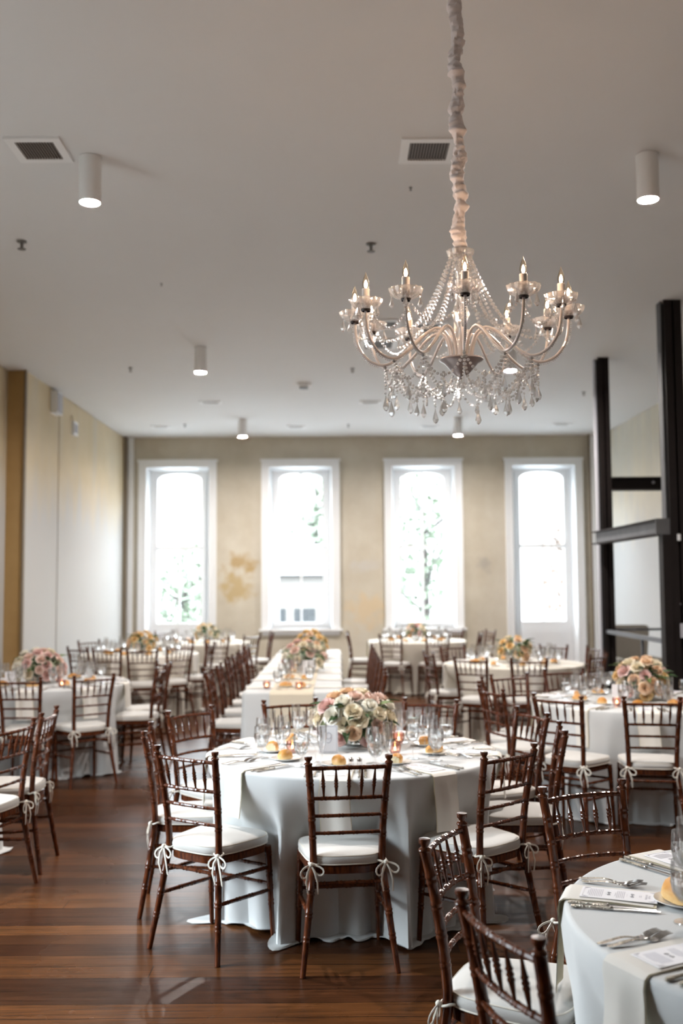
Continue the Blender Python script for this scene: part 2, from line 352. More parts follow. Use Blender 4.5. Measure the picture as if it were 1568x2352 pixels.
# ------------------------------------------------------------------ room shell
def wall_with_holes(name, mat, holes, y0, y1, x0, x1):
    mb = MB(); xs = x0
    for (a, b_, z0, z1) in sorted(holes):
        mb.box(xs, a, y0, y1, 0, CEIL, mat)
        if z0 > 0: mb.box(a, b_, y0, y1, 0, z0, mat)
        mb.box(a, b_, y0, y1, z1, CEIL, mat); xs = b_
    mb.box(xs, x1, y0, y1, 0, CEIL, mat)
    return struct(name, mb)
struct('floor', MB().box(NEAR_LEFT_X - .3, RIGHT_X + .3, FRONT_Y - .3, BACK_Y + .35, -.1, 0, 'floor_boards'))
struct('ceiling', MB().box(NEAR_LEFT_X - .3, RIGHT_X + .3, FRONT_Y - .3, BACK_Y + .35, CEIL, CEIL + .1, 'ceiling_paint'))
HW = .56
zb = [0.0, .88, .88, 0.0]
wall_with_holes('wall_back', 'plaster_rear', [(x - HW, x + HW, z, 3.77) for x, z in zip(BACK_X, zb)], BACK_Y, BACK_Y + .35, NEAR_LEFT_X - .3, RIGHT_X + .3)
wall_with_holes('wall_front', 'plaster_rear', [(x - .6, x + .6, .8, 3.8) for x in FRONT_X], FRONT_Y - .35, FRONT_Y, NEAR_LEFT_X - .3, RIGHT_X + .3)
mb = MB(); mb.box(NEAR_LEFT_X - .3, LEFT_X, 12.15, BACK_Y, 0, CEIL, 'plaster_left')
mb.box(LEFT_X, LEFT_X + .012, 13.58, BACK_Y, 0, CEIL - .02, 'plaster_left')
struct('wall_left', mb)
mb = MB()
ys = FRONT_Y
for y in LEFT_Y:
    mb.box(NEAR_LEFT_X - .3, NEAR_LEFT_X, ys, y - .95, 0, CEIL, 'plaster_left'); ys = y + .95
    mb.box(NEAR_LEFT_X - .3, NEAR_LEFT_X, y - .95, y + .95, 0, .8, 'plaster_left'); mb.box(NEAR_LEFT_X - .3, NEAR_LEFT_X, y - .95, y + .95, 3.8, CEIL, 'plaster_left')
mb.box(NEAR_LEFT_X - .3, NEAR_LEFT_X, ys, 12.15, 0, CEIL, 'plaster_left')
mb.box(NEAR_LEFT_X, LEFT_X - .01, 12.11, 12.15, 0, CEIL, 'plaster_shaded'); mb.box(LEFT_X - .012, LEFT_X + .012, 12.09, 12.15, 0, CEIL, 'pipe_brown')
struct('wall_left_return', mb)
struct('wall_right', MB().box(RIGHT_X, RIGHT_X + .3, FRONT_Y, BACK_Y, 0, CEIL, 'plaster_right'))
mb = MB(); mb.tube([(-3.79, 17.66, 0), (-3.79, 17.66, CEIL)], .035, 'pipe_brown', 12); mb.box(-3.75, -3.66, 17.72, 17.8, 0, CEIL, 'white_paint'); struct('trim_1', mb, smooth=True)
mb = MB(); mb.box(4.52, 4.75, 17.66, 17.8, 0, CEIL, 'white_paint'); mb.tube([(4.50, 17.7, 0), (4.50, 17.7, CEIL)], .02, 'pipe_brown', 8); struct('trim_2', mb)

def arched_plate(mb, hw, z0, z1, ihw, iz0, ish, icr, y0, y1, mat):
    # board with an opening under a flat arch
    n = 14; inner = [(-ihw, z0)] + [(lerp(-ihw, ihw, i / n), ish + (icr - ish) * (1 - (2 * i / n - 1) ** 2) ** .5) for i in range(n + 1)] + [(ihw, z0)]
    outer = [(-hw, z0)] + [(lerp(-hw, hw, i / n), z1) for i in range(n + 1)] + [(hw, z0)]
    k = len(inner); vs = []; fs = []
    for y in (y0, y1):
        vs += [(x, y, z) for x, z in inner] + [(x, y, z) for x, z in outer]
    for i in range(k - 1):
        fs.append((i, i + 1, k + i + 1, k + i)); o = 2 * k
        fs.append((o + i, o + k + i, o + k + i + 1, o + i + 1)); fs.append((i, o + i, o + i + 1, i + 1))
        fs.append((k + i, k + i + 1, o + k + i + 1, o + k + i))
    mb.add(vs, fs, mat)
    mb.box(-ihw, ihw, y0, y1, z0, iz0, mat)
    return mb
for i, (x, z0) in enumerate(zip(BACK_X, zb)):
    w = ob('window_%d' % (i + 1), None, None, (x, BACK_Y, 0)); w['kind'] = 'structure'
    iz = .98
    mb = MB()
    cz0 = z0 - .02 if z0 else 0
    for s_ in (-1, 1):
        a, b_ = sorted((s_ * HW, s_ * .69)); mb.box(a, b_, -.045, .002, cz0, 3.77, 'white_paint'); a, b_ = sorted((s_ * .655, s_ * .70)); mb.box(a, b_, -.065, -.04, cz0, 3.86, 'white_paint')
    mb.box(-.69, .69, -.045, .002, 3.77, 3.90, 'white_paint'); mb.box(-.72, .72, -.07, .002, 3.87, 3.91, 'white_paint')
    struct('window_casing', mb, w)
    mb = MB()
    for s_ in (-1, 1):
        vs = [(s_ * HW, 0, z0), (s_ * .515, .2, z0), (s_ * .515, .2, 3.72), (s_ * HW, 0, 3.77), (s_ * (HW + .01), .0, z0), (s_ * (HW + .01), .35, z0), (s_ * (HW + .01), .35, 3.77), (s_ * (HW + .01), 0, 3.77)]
        mb.add(vs, [(0, 1, 2, 3), (4, 7, 6, 5)], 'white_paint')
        a, b_ = sorted((s_ * .495, s_ * .515)); mb.box(a, b_, .16, .2, z0, 3.72, 'white_paint')
    mb.add([(-HW, 0, 3.77), (-.515, .2, 3.72), (.515, .2, 3.72), (HW, 0, 3.77)], [(0, 1, 2, 3)], 'white_paint')
    struct('window_reveal', mb, w)
    mb = MB(); arched_plate(mb, .56, z0, 3.77, .395, iz, 3.575, 3.68, .2, .26, 'white_paint')
    if not z0: mb.box(-.36, .36, .188, .2, .12, .86, 'white_paint'); mb.box(-.30, .30, .18, .19, .18, .80, 'white_paint')
    struct('window_sash', mb, w)
    mb = MB(); mb.box(-.016, .016, .205, .245, iz, 3.68, 'white_paint'); mb.box(-.41, .41, .20, .25, 2.295, 2.36, 'white_paint'); struct('glazing_bar', mb, w)
    struct('window_pane', MB().box(-.41, .41, .228, .232, iz, 3.68, 'window_glass'), w)
    if z0:
        mb = MB(); mb.box(-.74, .74, -.09, .2, z0 - .045, z0, 'white_paint'); mb.box(-.69, .69, -.035, .002, z0 - .12, z0 - .045, 'white_paint'); struct('window_sill', mb, w)

# ------------------------------------------------------------------ outside
tag(ob('street_ground', MB().box(-40, 40, 18.6, 70, -3.3, -3.2, 'pavement').mesh('street_ground', False)), kind='structure')
tag(ob('added_ground', MB().box(-60, -4.6, -40, 18.6, -3.3, -3.2, 'dark_ground').mesh('added_ground', False)), kind='structure')  # unseen dark ground, added to cut light rising to the ceiling
b1 = empty('neighbour_house', 'pale house with dark square windows seen through the second window from the left', 'building', (-1.6, 34, -3.2))
ob('wall', MB().box(-2.2, 2.2, 0, 5, 0, 5.2, 'outside_wall').mesh('wall', False), b1)
ob('roof', MB().add([(-2.5, -.3, 5.2), (2.5, -.3, 5.2), (2.5, 5.3, 5.2), (-2.5, 5.3, 5.2), (-2.3, 2.5, 6.3), (2.3, 2.5, 6.3)], [(0, 1, 5, 4), (2, 3, 4, 5), (0, 4, 3), (1, 2, 5), (0, 3, 2, 1)], 'pavement').mesh('roof', False), b1)
for wx in (-.55, .45, 1.5): ob('window', MB().box(wx - .36, wx + .36, -.05, .05, 3.35, 4.05, 'outside_glass').mesh('window', False), b1)
def outside_tree(x, y, h, r, mat, label, bend=0):
    t_ = empty('street_tree', label, 'tree', (x, y, -3.2), 0, 'trees outside the rear windows')
    mb = MB(); mb.tube([(0, 0, 0), (bend * .3, 0, h * .35), (bend, 0, h * .6), (bend * 1.8, 0, h * .8)], [.22, .17, .11, .05], 'bark', 8)
    for k in range(7):
        a = k * 2.4; z = h * (.4 + .07 * k); mb.tube([(bend * .6, 0, z), (bend * .6 + cos(a) * r * .4, sin(a) * r * .4, z + .5), (bend + cos(a) * r * .8, sin(a) * r * .8, z + 1.3)], [.07, .045, .015], 'bark', 6)
    ob('trunk', mb.mesh('trunk'), t_)
    mb = MB(); rnd = random.Random(int(x * 10) + 5)
    for k in range(1500):
        a = rnd.uniform(0, 2 * pi); q = rnd.random() ** .4; p = rnd.uniform(-1, 1)
        c = Vector((bend + r * q * sqrt(1 - p * p) * cos(a), r * q * sqrt(1 - p * p) * sin(a), h * .68 + p * q * h * .33))
        R_ = Matrix.Translation(c) @ Matrix.Rotation(rnd.uniform(0, 6.3), 4, Vector((rnd.random() - .5, rnd.random() - .5, rnd.random() - .5)).normalized())
        s_ = rnd.uniform(.07, .16); mb.add([(-s_, 0, 0), (0, -s_ * .6, 0), (s_, 0, 0), (0, s_ * .6, 0)], [(0, 1, 2, 3)], mat, R_)
    tag(ob('foliage', mb.mesh('foliage', False), t_), kind='stuff')
outside_tree(2.6, 30, 8.5, 2.0, 'outside_leaf', 'pale green tree filling the third window from the left')
outside_tree(-.9, 41.5, 10.5, 1.5, 'outside_leaf', 'small pale tree rising behind the house in the second window')
outside_tree(-4.9, 32, 6.2, 1.7, 'outside_leaf', 'low pale tree seen through the leftmost window')
outside_tree(6.9, 29, 7.6, 1.9, 'outside_leaf_rust', 'rust tinged tree with a bent dark branch in the rightmost window', .7)

# ------------------------------------------------------------------ ceiling fittings
def cyl_lamp(x, y, label):
    t_ = empty('ceiling_downlight', label, 'ceiling light', (x, y, CEIL), 0, 'white cylinder downlights')
    mb = MB(); mb.lathe([(.058, 0), (.068, -.004), (.068, -.285), (.066, -.29), (.060, -.29), (.060, -.27)], 'lamp_white', 28); ob('housing', mb.mesh('housing'), t_)
    mb = MB(); mb.lathe([(0, -.281), (.060, -.281)], 'lamp_glow', 28); tag(ob('lens', mb.mesh('lens'), t_), 'glowing round lens')
    return t_
LP = [(-1.52, 6.0, 'front left, casting a faint shadow'), (1.93, 6.0, 'front right, nearest the steel posts'), (-1.52, 10.95, 'middle of the left row'), (1.93, 10.95, 'behind the chandelier, right of its hub'), (-1.52, 15.8, 'last of the left row by the rear wall'), (1.93, 15.8, 'last of the right row by the rear wall')]
for x, y, d in LP:
    cyl_lamp(x, y, 'white cylinder ceiling light, ' + d)
def vent(x, y, w, d, label, nsl=14, loc_name='ceiling_vent'):
    t_ = empty(loc_name, label, 'vent', (x, y, CEIL), 0, 'ceiling air vents')
    mb = MB(); f = .05
    mb.box(-w / 2 - f, w / 2 + f, -d / 2 - f, -d / 2, -.014, 0, 'lamp_white'); mb.box(-w / 2 - f, w / 2 + f, d / 2, d / 2 + f, -.014, 0, 'lamp_white')
    mb.box(-w / 2 - f, -w / 2, -d / 2, d / 2, -.014, 0, 'lamp_white'); mb.box(w / 2, w / 2 + f, -d / 2, d / 2, -.014, 0, 'lamp_white'); ob('frame', mb.mesh('frame', False), t_)
    ob('backing', MB().box(-w / 2, w / 2, -d / 2, d / 2, -.003, 0, 'vent_dark').mesh('backing', False), t_)
    mb = MB()
    for k in range(nsl):
        xx = lerp(-w / 2, w / 2, (k + .5) / nsl); mb.box(xx - .0025, xx + .0025, -d / 2, d / 2, -.012, -.003, 'vent_slat')
    ob('slats', mb.mesh('slats', False), t_)
vent(-1.80, 5.88, .23, .24, 'white framed ceiling vent left of the front left downlight')
vent(.565, 5.92, .24, .25, 'white framed ceiling vent beside the chandelier cord')
vent(.42, 10.0, .36, .26, 'ceiling vent seen through the left arms of the chandelier')
vent(.46, 10.85, .30, .36, 'ceiling vent low behind the leftmost chandelier cup')
vent(.92, 10.15, .32, .36, 'ceiling vent seen through beads left of the chandelier column')
for x, y, d in ((-1.84, 14.3, 'right of the left middle downlight'), (.48, 14.35, 'left of the chandelier pendants'), (2.23, 14.25, 'behind the chandelier pendants'), (-2.95, 16.5, 'above the leftmost window'), (-.70, 16.6, 'above the second window'), (1.55, 16.65, 'above the third window'), (3.75, 16.5, 'above the rightmost window')):
    vent(x, y, .22, .10, 'small distant ceiling vent ' + d, 8)
mb = MB(); mb.lathe([(.035, 0), (.035, -.008), (.012, -.012), (.01, -.05), (.03, -.055), (.028, -.06), (0, -.062)], 'sprinkler', 12); SPR = mb.mesh('sprinkler_head')
for x, y, d, s_ in ((-2.42, 7.5, 'at the far left of the ceiling', 1.1), (.27, 7.6, 'left of the chandelier cord end', 1.1), (.5, 6.5, 'just beyond the vent beside the cord', .35), (-2.52, 12, 'between the two left downlights', .8), (.19, 12.1, 'left of the chandelier hub', .8), (3.43, 13.7, 'right of the chandelier pendants', .8), (-1.54, 8.6, 'in the middle of the left ceiling', .35), (.18, 16.4, 'near the rear wall between second and third windows', .8), (-2.52, 16.3, 'near the rear wall above the leftmost window', .8)):
    tag(ob('sprinkler_head', SPR, None, (x, y, CEIL), (0, 0, 0), s_), 'small grey ceiling sprinkler head ' + d, 'sprinkler', 'ceiling sprinkler heads')
mb = MB(); mb.lathe([(.10, 0), (.10, -.03), (.07, -.05), (0, -.055)], 'lamp_white', 20); mb.lathe([(.062, -.045), (.06, -.07), (0, -.072)], 'sprinkler', 16)
tag(ob('smoke_detector', mb.mesh('smoke_detector'), None, (-.44, 13.0, CEIL)), 'round grey and white smoke detector on the ceiling above the second window', 'smoke detector')
mb = MB(); mb.box(0, .09, -.12, .12, -.15, .15, 'white_paint'); mb.box(.09, .10, -.10, .10, -.13, .13, 'plate_grey'); tag(ob('wall_speaker', mb.mesh('wall_speaker', False), None, (LEFT_X, 13.3, 4.12)), 'white box speaker high on the left wall', 'speaker')
mb = MB(); mb.box(0, .035, -.11, .11, -.10, .10, 'white_paint'); mb.box(.03, .045, -.07, .07, -.06, .06, 'plate_grey'); tag(ob('wall_vent', mb.mesh('wall_vent', False), None, (LEFT_X + .012, 14.3, 3.93)), 'small square white grille high on the left wall beyond the speaker', 'vent')

# ------------------------------------------------------------------ steel frame on the right
def hcol(mb, x0, x1, yc, z0, z1, mat, d=.16, tf=.014):
    xm = (x0 + x1) / 2
    mb.box(x0, x1, yc - d / 2, yc - d / 2 + tf, z0, z1, mat); mb.box(x0, x1, yc + d / 2 - tf, yc + d / 2, z0, z1, mat); mb.box(xm - .008, xm + .008, yc - d / 2, yc + d / 2, z0, z1, mat)
mb = MB(); hcol(mb, 3.07, 3.20, 11.65, 0, CEIL, 'steel_dark', .16); mb.box(3.05, 3.07, 11.66, 11.75, 0, CEIL, 'plate_grey')  # pale strip puts the light on the flange side into the colour
tag(ob('steel_column', mb.mesh('steel_column', False)), 'dark steel column farther back, just right of the rightmost window', 'column', 'steel frame columns')
mb = MB(); hcol(mb, 3.07, 3.235, 9.27, 0, CEIL, 'steel_dark', .17); mb.box(3.055, 3.07, 9.25, 9.36, 2.25, CEIL, 'steel_grey')  # lighter grey strip: lit flange side put in as colour
tag(ob('steel_column', mb.mesh('steel_column', False)), 'tall dark steel column at the right edge, nearer of the two', 'column', 'steel frame columns')
mb = MB(); mb.box(3.20, RIGHT_X, 11.62, 11.66, 2.74, 2.89, 'steel_dark'); mb.box(3.20, RIGHT_X, 11.55, 11.73, 2.875, 2.89, 'steel_dark'); mb.box(3.20, RIGHT_X, 11.55, 11.73, 2.74, 2.755, 'steel_dark')
st = ob('steel_beam', mb.mesh('steel_beam', False)); tag(st, 'dark horizontal steel beam running right from the farther column', 'beam', 'steel frame beams')
mb = MB(); mb.lathe([(.018, 0), (.018, .01), (0, .012)], 'plate_grey', 6, Matrix.Translation((3.70, 11.62, 2.83)) @ Matrix.Rotation(radians(90), 4, 'X')); ob('bolt', mb.mesh('bolt', False), st)
mb = MB(); mb.box(3.235, RIGHT_X, 9.26, 9.30, 2.78, 2.95, 'steel_dark'); mb.box(3.235, RIGHT_X, 9.19, 9.37, 2.935, 2.95, 'steel_dark')
tag(ob('steel_beam', mb.mesh('steel_beam', False)), 'dark horizontal steel beam at the right edge, off the nearer column', 'beam', 'steel frame beams')
mb = MB(); mb.box(2.99, 3.03, 9.2, 11.55, 2.11, 2.24, 'steel_grey'); mb.box(2.95, 3.07, 9.2, 11.55, 2.235, 2.25, 'steel_dark'); mb.box(2.95, 3.07, 9.2, 11.55, 2.10, 2.115, 'steel_dark'); mb.box(2.94, 3.07, 9.19, 9.205, 2.10, 2.25, 'steel_grey')
st = ob('steel_beam', mb.mesh('steel_beam', False)); tag(st, 'light grey steel beam sloping between the two dark columns', 'beam', 'steel frame beams')
mb = MB(); [mb.ball((2.985, 9.22, z_), .012, 'dark_cap') for z_ in (2.14, 2.21)]; ob('bolt', mb.mesh('bolt'), st)
mb = MB(); mb.box(2.99, 3.07, 9.17, 9.29, 0, 2.10, 'steel_dark')
tag(ob('steel_post', mb.mesh('steel_post', False)), 'short dark steel post under the near end of the grey beam', 'post')
pn = empty('steel_screen', 'tall black steel panel behind the right-hand flowers', 'panel', (3.235, 9.22, 0))
ob('sheet', MB().box(0, 1.5, 0, .02, 0, 2.78, 'steel_dark').mesh('sheet', False), pn)
tag(ob('notice_plate', MB().box(-.13, .10, -.125, -.118, 1.155, 1.285, 'plate_grey').mesh('notice_plate', False), pn), 'small pale grey plate')
tag(ob('sensor', MB().box(-.125, -.10, -.115, -.10, 2.04, 2.10, 'white_paint').mesh('sensor', False), pn), 'tiny white box')
mb = MB()
for bx, bz in ((-.02, 1.52), (-.11, 1.46), (-.03, 1.46), (.03, 2.3)): mb.ball((bx, -.09, bz), .01, 'steel_grey')
ob('bolt', mb.mesh('bolt'), pn)
gr = empty('guard_rail', 'thin grey metal guard rail between the dark steel columns', 'railing', (3.12, 9.4, 0))
ob('rail', MB().box(-.03, .03, 0, 2.2, 1.075, 1.115, 'rail_metal').mesh('rail', False), gr); ob('rail', MB().box(0, 1.6, 2.27, 2.31, 1.10, 1.125, 'rail_metal').mesh('rail', False), gr)
for q in (.9, 2.2): ob('post', MB().box(-.012, .012, q - .012, q + .012, 0, 1.08, 'rail_metal').mesh('post', False), gr)
ac = empty('armchair', 'grey-brown upholstered armchair back beyond the guard rail', 'armchair', (4.12, 14.2, 0), 0)
mb = MB(); vs = []
for z_, hw_ in ((.35, .20), (.7, .225), (.98, .25), (1.04, .24), (1.06, .21)): vs += [(-hw_, -.10, z_), (hw_, -.10, z_), (hw_, .06, z_), (-hw_, .06, z_)]
mb.add(vs, [(4 * j + i, 4 * j + (i + 1) % 4, 4 * j + 4 + (i + 1) % 4, 4 * j + 4 + i) for j in range(4) for i in range(4)] + [(16, 17, 18, 19)], 'upholstery'); ob('backrest', mb.mesh('backrest'), ac)
ob('seat', MB().box(-.28, .28, -.6, .0, .25, .45, 'upholstery').mesh('seat'), ac)
for s_ in (-1, 1): ob('armrest', MB().box(s_ * .28 - .05, s_ * .28 + .05, -.6, .0, .25, .62, 'upholstery').mesh('armrest'), ac)
for lx in (-.24, .24):
    for ly in (-.55, -.02): ob('leg', MB().box(lx - .02, lx + .02, ly - .02, ly + .02, 0, .25, 'steel_dark').mesh('leg'), ac)

# ------------------------------------------------------------------ ballroom chair
def interp(pts, n):
    P = [Vector(p) for p in pts]; d = [0]
    for i in range(1, len(P)): d.append(d[-1] + (P[i] - P[i - 1]).length)
    out = []
    for k in range(n):
        s_ = d[-1] * k / (n - 1); i = 0
        while i < len(P) - 2 and d[i + 1] < s_: i += 1
        t_ = (s_ - d[i]) / (d[i + 1] - d[i]); p0 = P[max(i - 1, 0)]; p3 = P[min(i + 2, len(P) - 1)]; p1, p2 = P[i], P[i + 1]
        out.append(.5 * ((2 * p1) + (p2 - p0) * t_ + (2 * p0 - 5 * p1 + 4 * p2 - p3) * t_ * t_ + (3 * p1 - p0 - 3 * p2 + p3) * t_ ** 3))
    return out
def ringed(mb, pts, rfun, nodes, mat, seg=8, bump=.0019):
    # turned bamboo-like rod: pairs of rings at the given arc fractions
    P = interp(pts, 40); L_ = sum((P[i + 1] - P[i]).length for i in range(39))
    ss = set(i / 16 for i in range(17)); w = .0035 / L_
    for n_ in nodes:
        for o in (-.0075 / L_, .0075 / L_):
            for e in (-1.6, -.7, .7, 1.6): ss.add(n_ + o + e * w)
    ss = sorted(s_ for s_ in ss if 0 <= s_ <= 1)
    pos = []; rad = []
    for s_ in ss:
        q = s_ * 39; i = min(int(q), 38); pos.append(P[i].lerp(P[i + 1], q - i)); r_ = rfun(s_)
        for n_ in nodes:
            for o in (-.0075 / L_, .0075 / L_):
                if abs(s_ - n_ - o) < w: r_ += bump
        rad.append(r_)
    mb.tube(pos, rad, mat, seg)
def make_chair():
    parts = []
    WOOD = 'mahogany'
    post_pts = lambda sx: [(sx * .205, -.225, 0), (sx * .182, -.195, .18), (sx * .158, -.165, .38), (sx * .150, -.155, .46), (sx * .156, -.166, .62), (sx * .166, -.190, .78), (sx * .176, -.212, .888)]
    def post_x(z):
        P = post_pts(1)
        for a, b_ in zip(P, P[1:]):
            if a[2] <= z <= b_[2]:
                t_ = (z - a[2]) / (b_[2] - a[2]); return lerp(a[0], b_[0], t_), lerp(a[1], b_[1], t_)
        return P[-1][0], P[-1][1]
    for sx in (-1, 1):
        mb = MB(); ringed(mb, post_pts(sx), lambda s_: .0125 + .0035 * sstep(0, .35, s_), [.17, .275, .37, .645, .73, .815, .90], WOOD, 10)
        T = Matrix.Translation((sx * .176, -.212, .883))
        mb.lathe([(.017, 0), (.019, .004), (.017, .008), (.010, .013), (.011, .018), (.0165, .024), (.0175, .034), (.0165, .037), (0, .038)], WOOD, 12, T)
        tie = MB(); bx, by, bz = sx * .150, -.155, .455
        rnd = random.Random(3 + sx)
        ring = [(bx + .021 * cos(a), by + .021 * sin(a), bz + .004 * sin(2 * a)) for a in [2 * pi * i / 12 for i in range(12)]]
        tie.tube(ring, .0042, 'tie', 6, closed=True)
        k0 = Vector((bx + sx * .014, by - .024, bz)); tie.ball(k0, .010, 'tie', 8, 6)
        for s2, dx, dz in ((-1, -.035, -.045), (1, .045, -.035)):
            c = k0 + Vector((dx, -.012, dz)); lp = []
            for i in range(11):
                a = pi * i / 10; u_ = i / 10
                lp.append(k0 + Vector((dx * sin(pi * u_) * 1.15 + s2 * .010 * sin(2 * pi * u_), -.012 * sin(pi * u_), dz * sin(pi * u_) * 1.1 + .022 * sin(2 * pi * u_) * .6)))
            tie.tube(lp, .0042, 'tie', 6, flat=.45)
            tie.tube([k0, k0 + Vector((s2 * .015, -.01, -.03)), k0 + Vector((s2 * .024 + .004, -.012, -.075)), k0 + Vector((s2 * .02 + .01, -.004, -.125))], [.004, .0045, .0045, .004], 'tie', 6, flat=.45)
        parts.append(('back_leg', mb.mesh('back_leg'), [])); parts.append(('cushion_tie', tie.mesh('cushion_tie'), []))
        mb = MB(); ringed(mb, [(sx * .178, .165, .43), (sx * .183, .175, .25), (sx * .190, .19, 0)], lambda s_: .0165 - .005 * s_, [.12, .32, .45, .6], WOOD, 10)
        parts.append(('front_leg', mb.mesh('front_leg'), []))
        for k, (za, zb_) in enumerate(((.345, .33), (.245, .225))):
            xa, ya = post_x(za); mb = MB()
            ringed(mb, [(sx * xa, ya, za), (sx * .181, .172, zb_)], lambda s_: .0075 + .002 * sin(pi * s_), [.2, .4, .6, .8], WOOD, 7, bump=.0013); parts.append(('stretcher', mb.mesh('stretcher'), []))
    for z_, bow, rr, nd in ((.868, .022, .0088, [.18, .34, .5, .66, .82]), (.735, .02, .0085, [.18, .34, .5, .66, .82]), (.658, .018, .008, [.2, .4, .6, .8]), (.582, .016, .008, [.2, .4, .6, .8])):
        x_, y_ = post_x(z_); mb = MB()
        ringed(mb, [(-x_, y_, z_), (-x_ * .5, y_ - bow * .75, z_ + .002), (0, y_ - bow, z_ + .003), (x_ * .5, y_ - bow * .75, z_ + .002), (x_, y_, z_)], lambda s_: rr, nd, WOOD, 8, bump=.0012)
        parts.append(('top_rail' if z_ > .8 else 'back_rail', mb.mesh('rail'), []))
    xt, yt = post_x(.868); xb, yb_ = post_x(.735)
    for k in range(5):
        u_ = (k - 2) / 2 * .66; bow = .021 * (1 - u_ * u_ * .9); mb = MB(); P0 = Vector((u_ * xb, yb_ - .02 * (1 - u_ * u_ * .9), .738)); P1 = Vector((u_ * xt, yt - bow, .868))
        prof = [(0, .0042), (.12, .0048), (.36, .0078), (.40, .0100), (.43, .0078), (.46, .0078), (.49, .0102), (.52, .0078), (.56, .0078), (.59, .0100), (.62, .0076), (.85, .0046), (1, .004)]
        mb.tube([P0.lerp(P1, s_) for s_, _ in prof], [r_ for _, r_ in prof], WOOD, 8); parts.append(('spindle', mb.mesh('spindle'), []))
    for za, zf in ((.37, None),):
        x_, y_ = post_x(za); mb = MB(); ringed(mb, [(-x_, y_, za), (x_, y_, za)], lambda s_: .008, [.2, .4, .6, .8], WOOD, 7); parts.append(('stretcher', mb.mesh('stretcher'), []))
    for za in (.335, .255):
        mb = MB(); ringed(mb, [(-.181, .172, za), (.181, .172, za)], lambda s_: .008, [.2, .4, .6, .8], WOOD, 7); parts.append(('stretcher', mb.mesh('stretcher'), []))
    def outline(k, grow=0):
        pts = []
        for i in range(40):
            a = 2 * pi * i / 40; c, s_ = cos(a), sin(a); e = .52
            x_ = (abs(c) ** e) * (1 if c > 0 else -1); y_ = (abs(s_) ** e) * (1 if s_ > 0 else -1)
            hw_ = lerp(.158, .205, (y_ + 1) / 2) + grow; pts.append((x_ * hw_, .012 + y_ * (.187 + grow)))
        return pts
    mb = MB(); vs = []
    for z_, g in ((.405, -.012), (.41, 0), (.438, 0), (.444, -.006)): vs += [(x, y, z_) for x, y in outline(0, g)]
    mb.grid(vs, 40, 4, WOOD, wrap=True); mb.add(vs[-40:], [tuple(range(40))], WOOD); mb.add(vs[:40], [tuple(reversed(range(40)))], WOOD); parts.append(('seat_frame', mb.mesh('seat_frame'), []))
    mb = MB(); vs = []
    for z_, g in ((.444, -.012), (.447, 0), (.455, .004), (.468, .006), (.480, .004), (.487, -.002), (.492, -.015), (.497, -.05), (.500, -.10), (.501, -.15)): vs += [(x, y, z_) for x, y in outline(0, g)]
    mb.grid(vs, 40, 10, 'cushion', wrap=True); mb.add(vs[-40:], [tuple(range(40))], 'cushion')
    pip = MB(); pip.tube([(x, y, .4845) for x, y in outline(0, .001)], .0028, 'cushion_piping', 5, closed=True); pip.tube([(x, y, .449) for x, y in outline(0, .003)], .0028, 'cushion_piping', 5, closed=True)
    parts.append(('cushion', mb.mesh('cushion'), [('piping', pip.mesh('piping'))]))
    return parts
CHAIR = make_chair()

# ------------------------------------------------------------------ tables
TABLES = {  # name: centre x, y, phrase used in labels, chairs as (finial mid x, y, facing degrees or None = to the centre)
    'corner': (1.375, 2.68, 'right foreground table', [(.90, 3.75, -68), (.32, 3.12, -25), (.355, 2.31, 20)]),
    'nine': (.075, 5.40, 'central table numbered 9', [(.04, 4.38, 97), (.77, 4.57, 131), (1.16, 5.25, 172), (1.13, 5.92, 199), (.59, 6.51, 247), (-.32, 6.55, 290), (-.90, 6.10, 311 + 10), (-1.01, 5.32, 5), (-.70, 4.60, 56)]),
    'right': (2.25, 7.65, 'table at the right edge', [(2.03, 6.53, 80), (1.45, 6.69, 49), (1.09, 7.22, 20), (1.10, 7.82, -12), (1.40, 8.27, 295), (1.95, 8.72, 280)]),
    'midright': (1.95, 11.2, 'table below the rightmost window', [(1.33, 10.15, None), (1.89, 9.98, None), (2.72, 10.5, None), (3.03, 11.75, None), (2.6, 12.15, None), (1.38, 12.2, None), (.98, 11.0, None)]),
    'farmid': (1.23, 15.8, 'far table below the third window', [(.76, 14.8, None), (1.46, 14.75, None), (2.2, 15.5, None), (2.45, 16.15, None), (1.92, 16.65, None), (.14, 15.75, None)]),
    'left': (-2.72, 9.3, 'table at the left edge', [(-2.61, 8.22, 88), (-2.05, 8.43, 128), (-1.64, 9.27, 178), (-1.72, 9.87, 212)]),
    'nearleft': (-2.82, 5.95, 'table cut off by the left edge', [(-1.77, 5.53, 165), (-1.75, 6.09, 182)]),
    'leftmid': (-2.62, 13.2, 'table beside the left wall', [(-2.80, 12.12, 83), (-2.34, 11.95, 100), (-1.95, 12.33, None), (-1.66, 13.05, None), (-3.2, 12.3, None), (-3.45, 13.85, None)]),
    'farleft': (-2.15, 15.7, 'far table between the left windows', [(-2.3, 14.62, None), (-1.78, 14.68, None), (-1.3, 15.05, None), (-1.06, 15.9, None), (-2.87, 16.5, None)]),
}
CHAIR_SPOTS = {k: [] for k in TABLES}
SPECIAL = {('corner', 0): 'back of a brown ballroom chair behind the far side of the right foreground table', ('corner', 1): 'brown ballroom chair side-on, left of the right foreground table, its tie trailing at bottom',
           ('corner', 2): 'brown ballroom chair closest to the viewer, cut off by the bottom edge', ('nine', 0): 'brown ballroom chair in the centre front with its back straight to the viewer',
           ('nine', 8): 'brown ballroom chair front left of the central table, turned to the right', ('nine', 7): 'brown ballroom chair seen edge-on at the left of the central table',
           ('nearleft', 0): 'brown ballroom chair cut by the left edge, nearer of two in profile', ('nearleft', 1): 'brown ballroom chair in profile at far left, farther of two, tie hanging'}
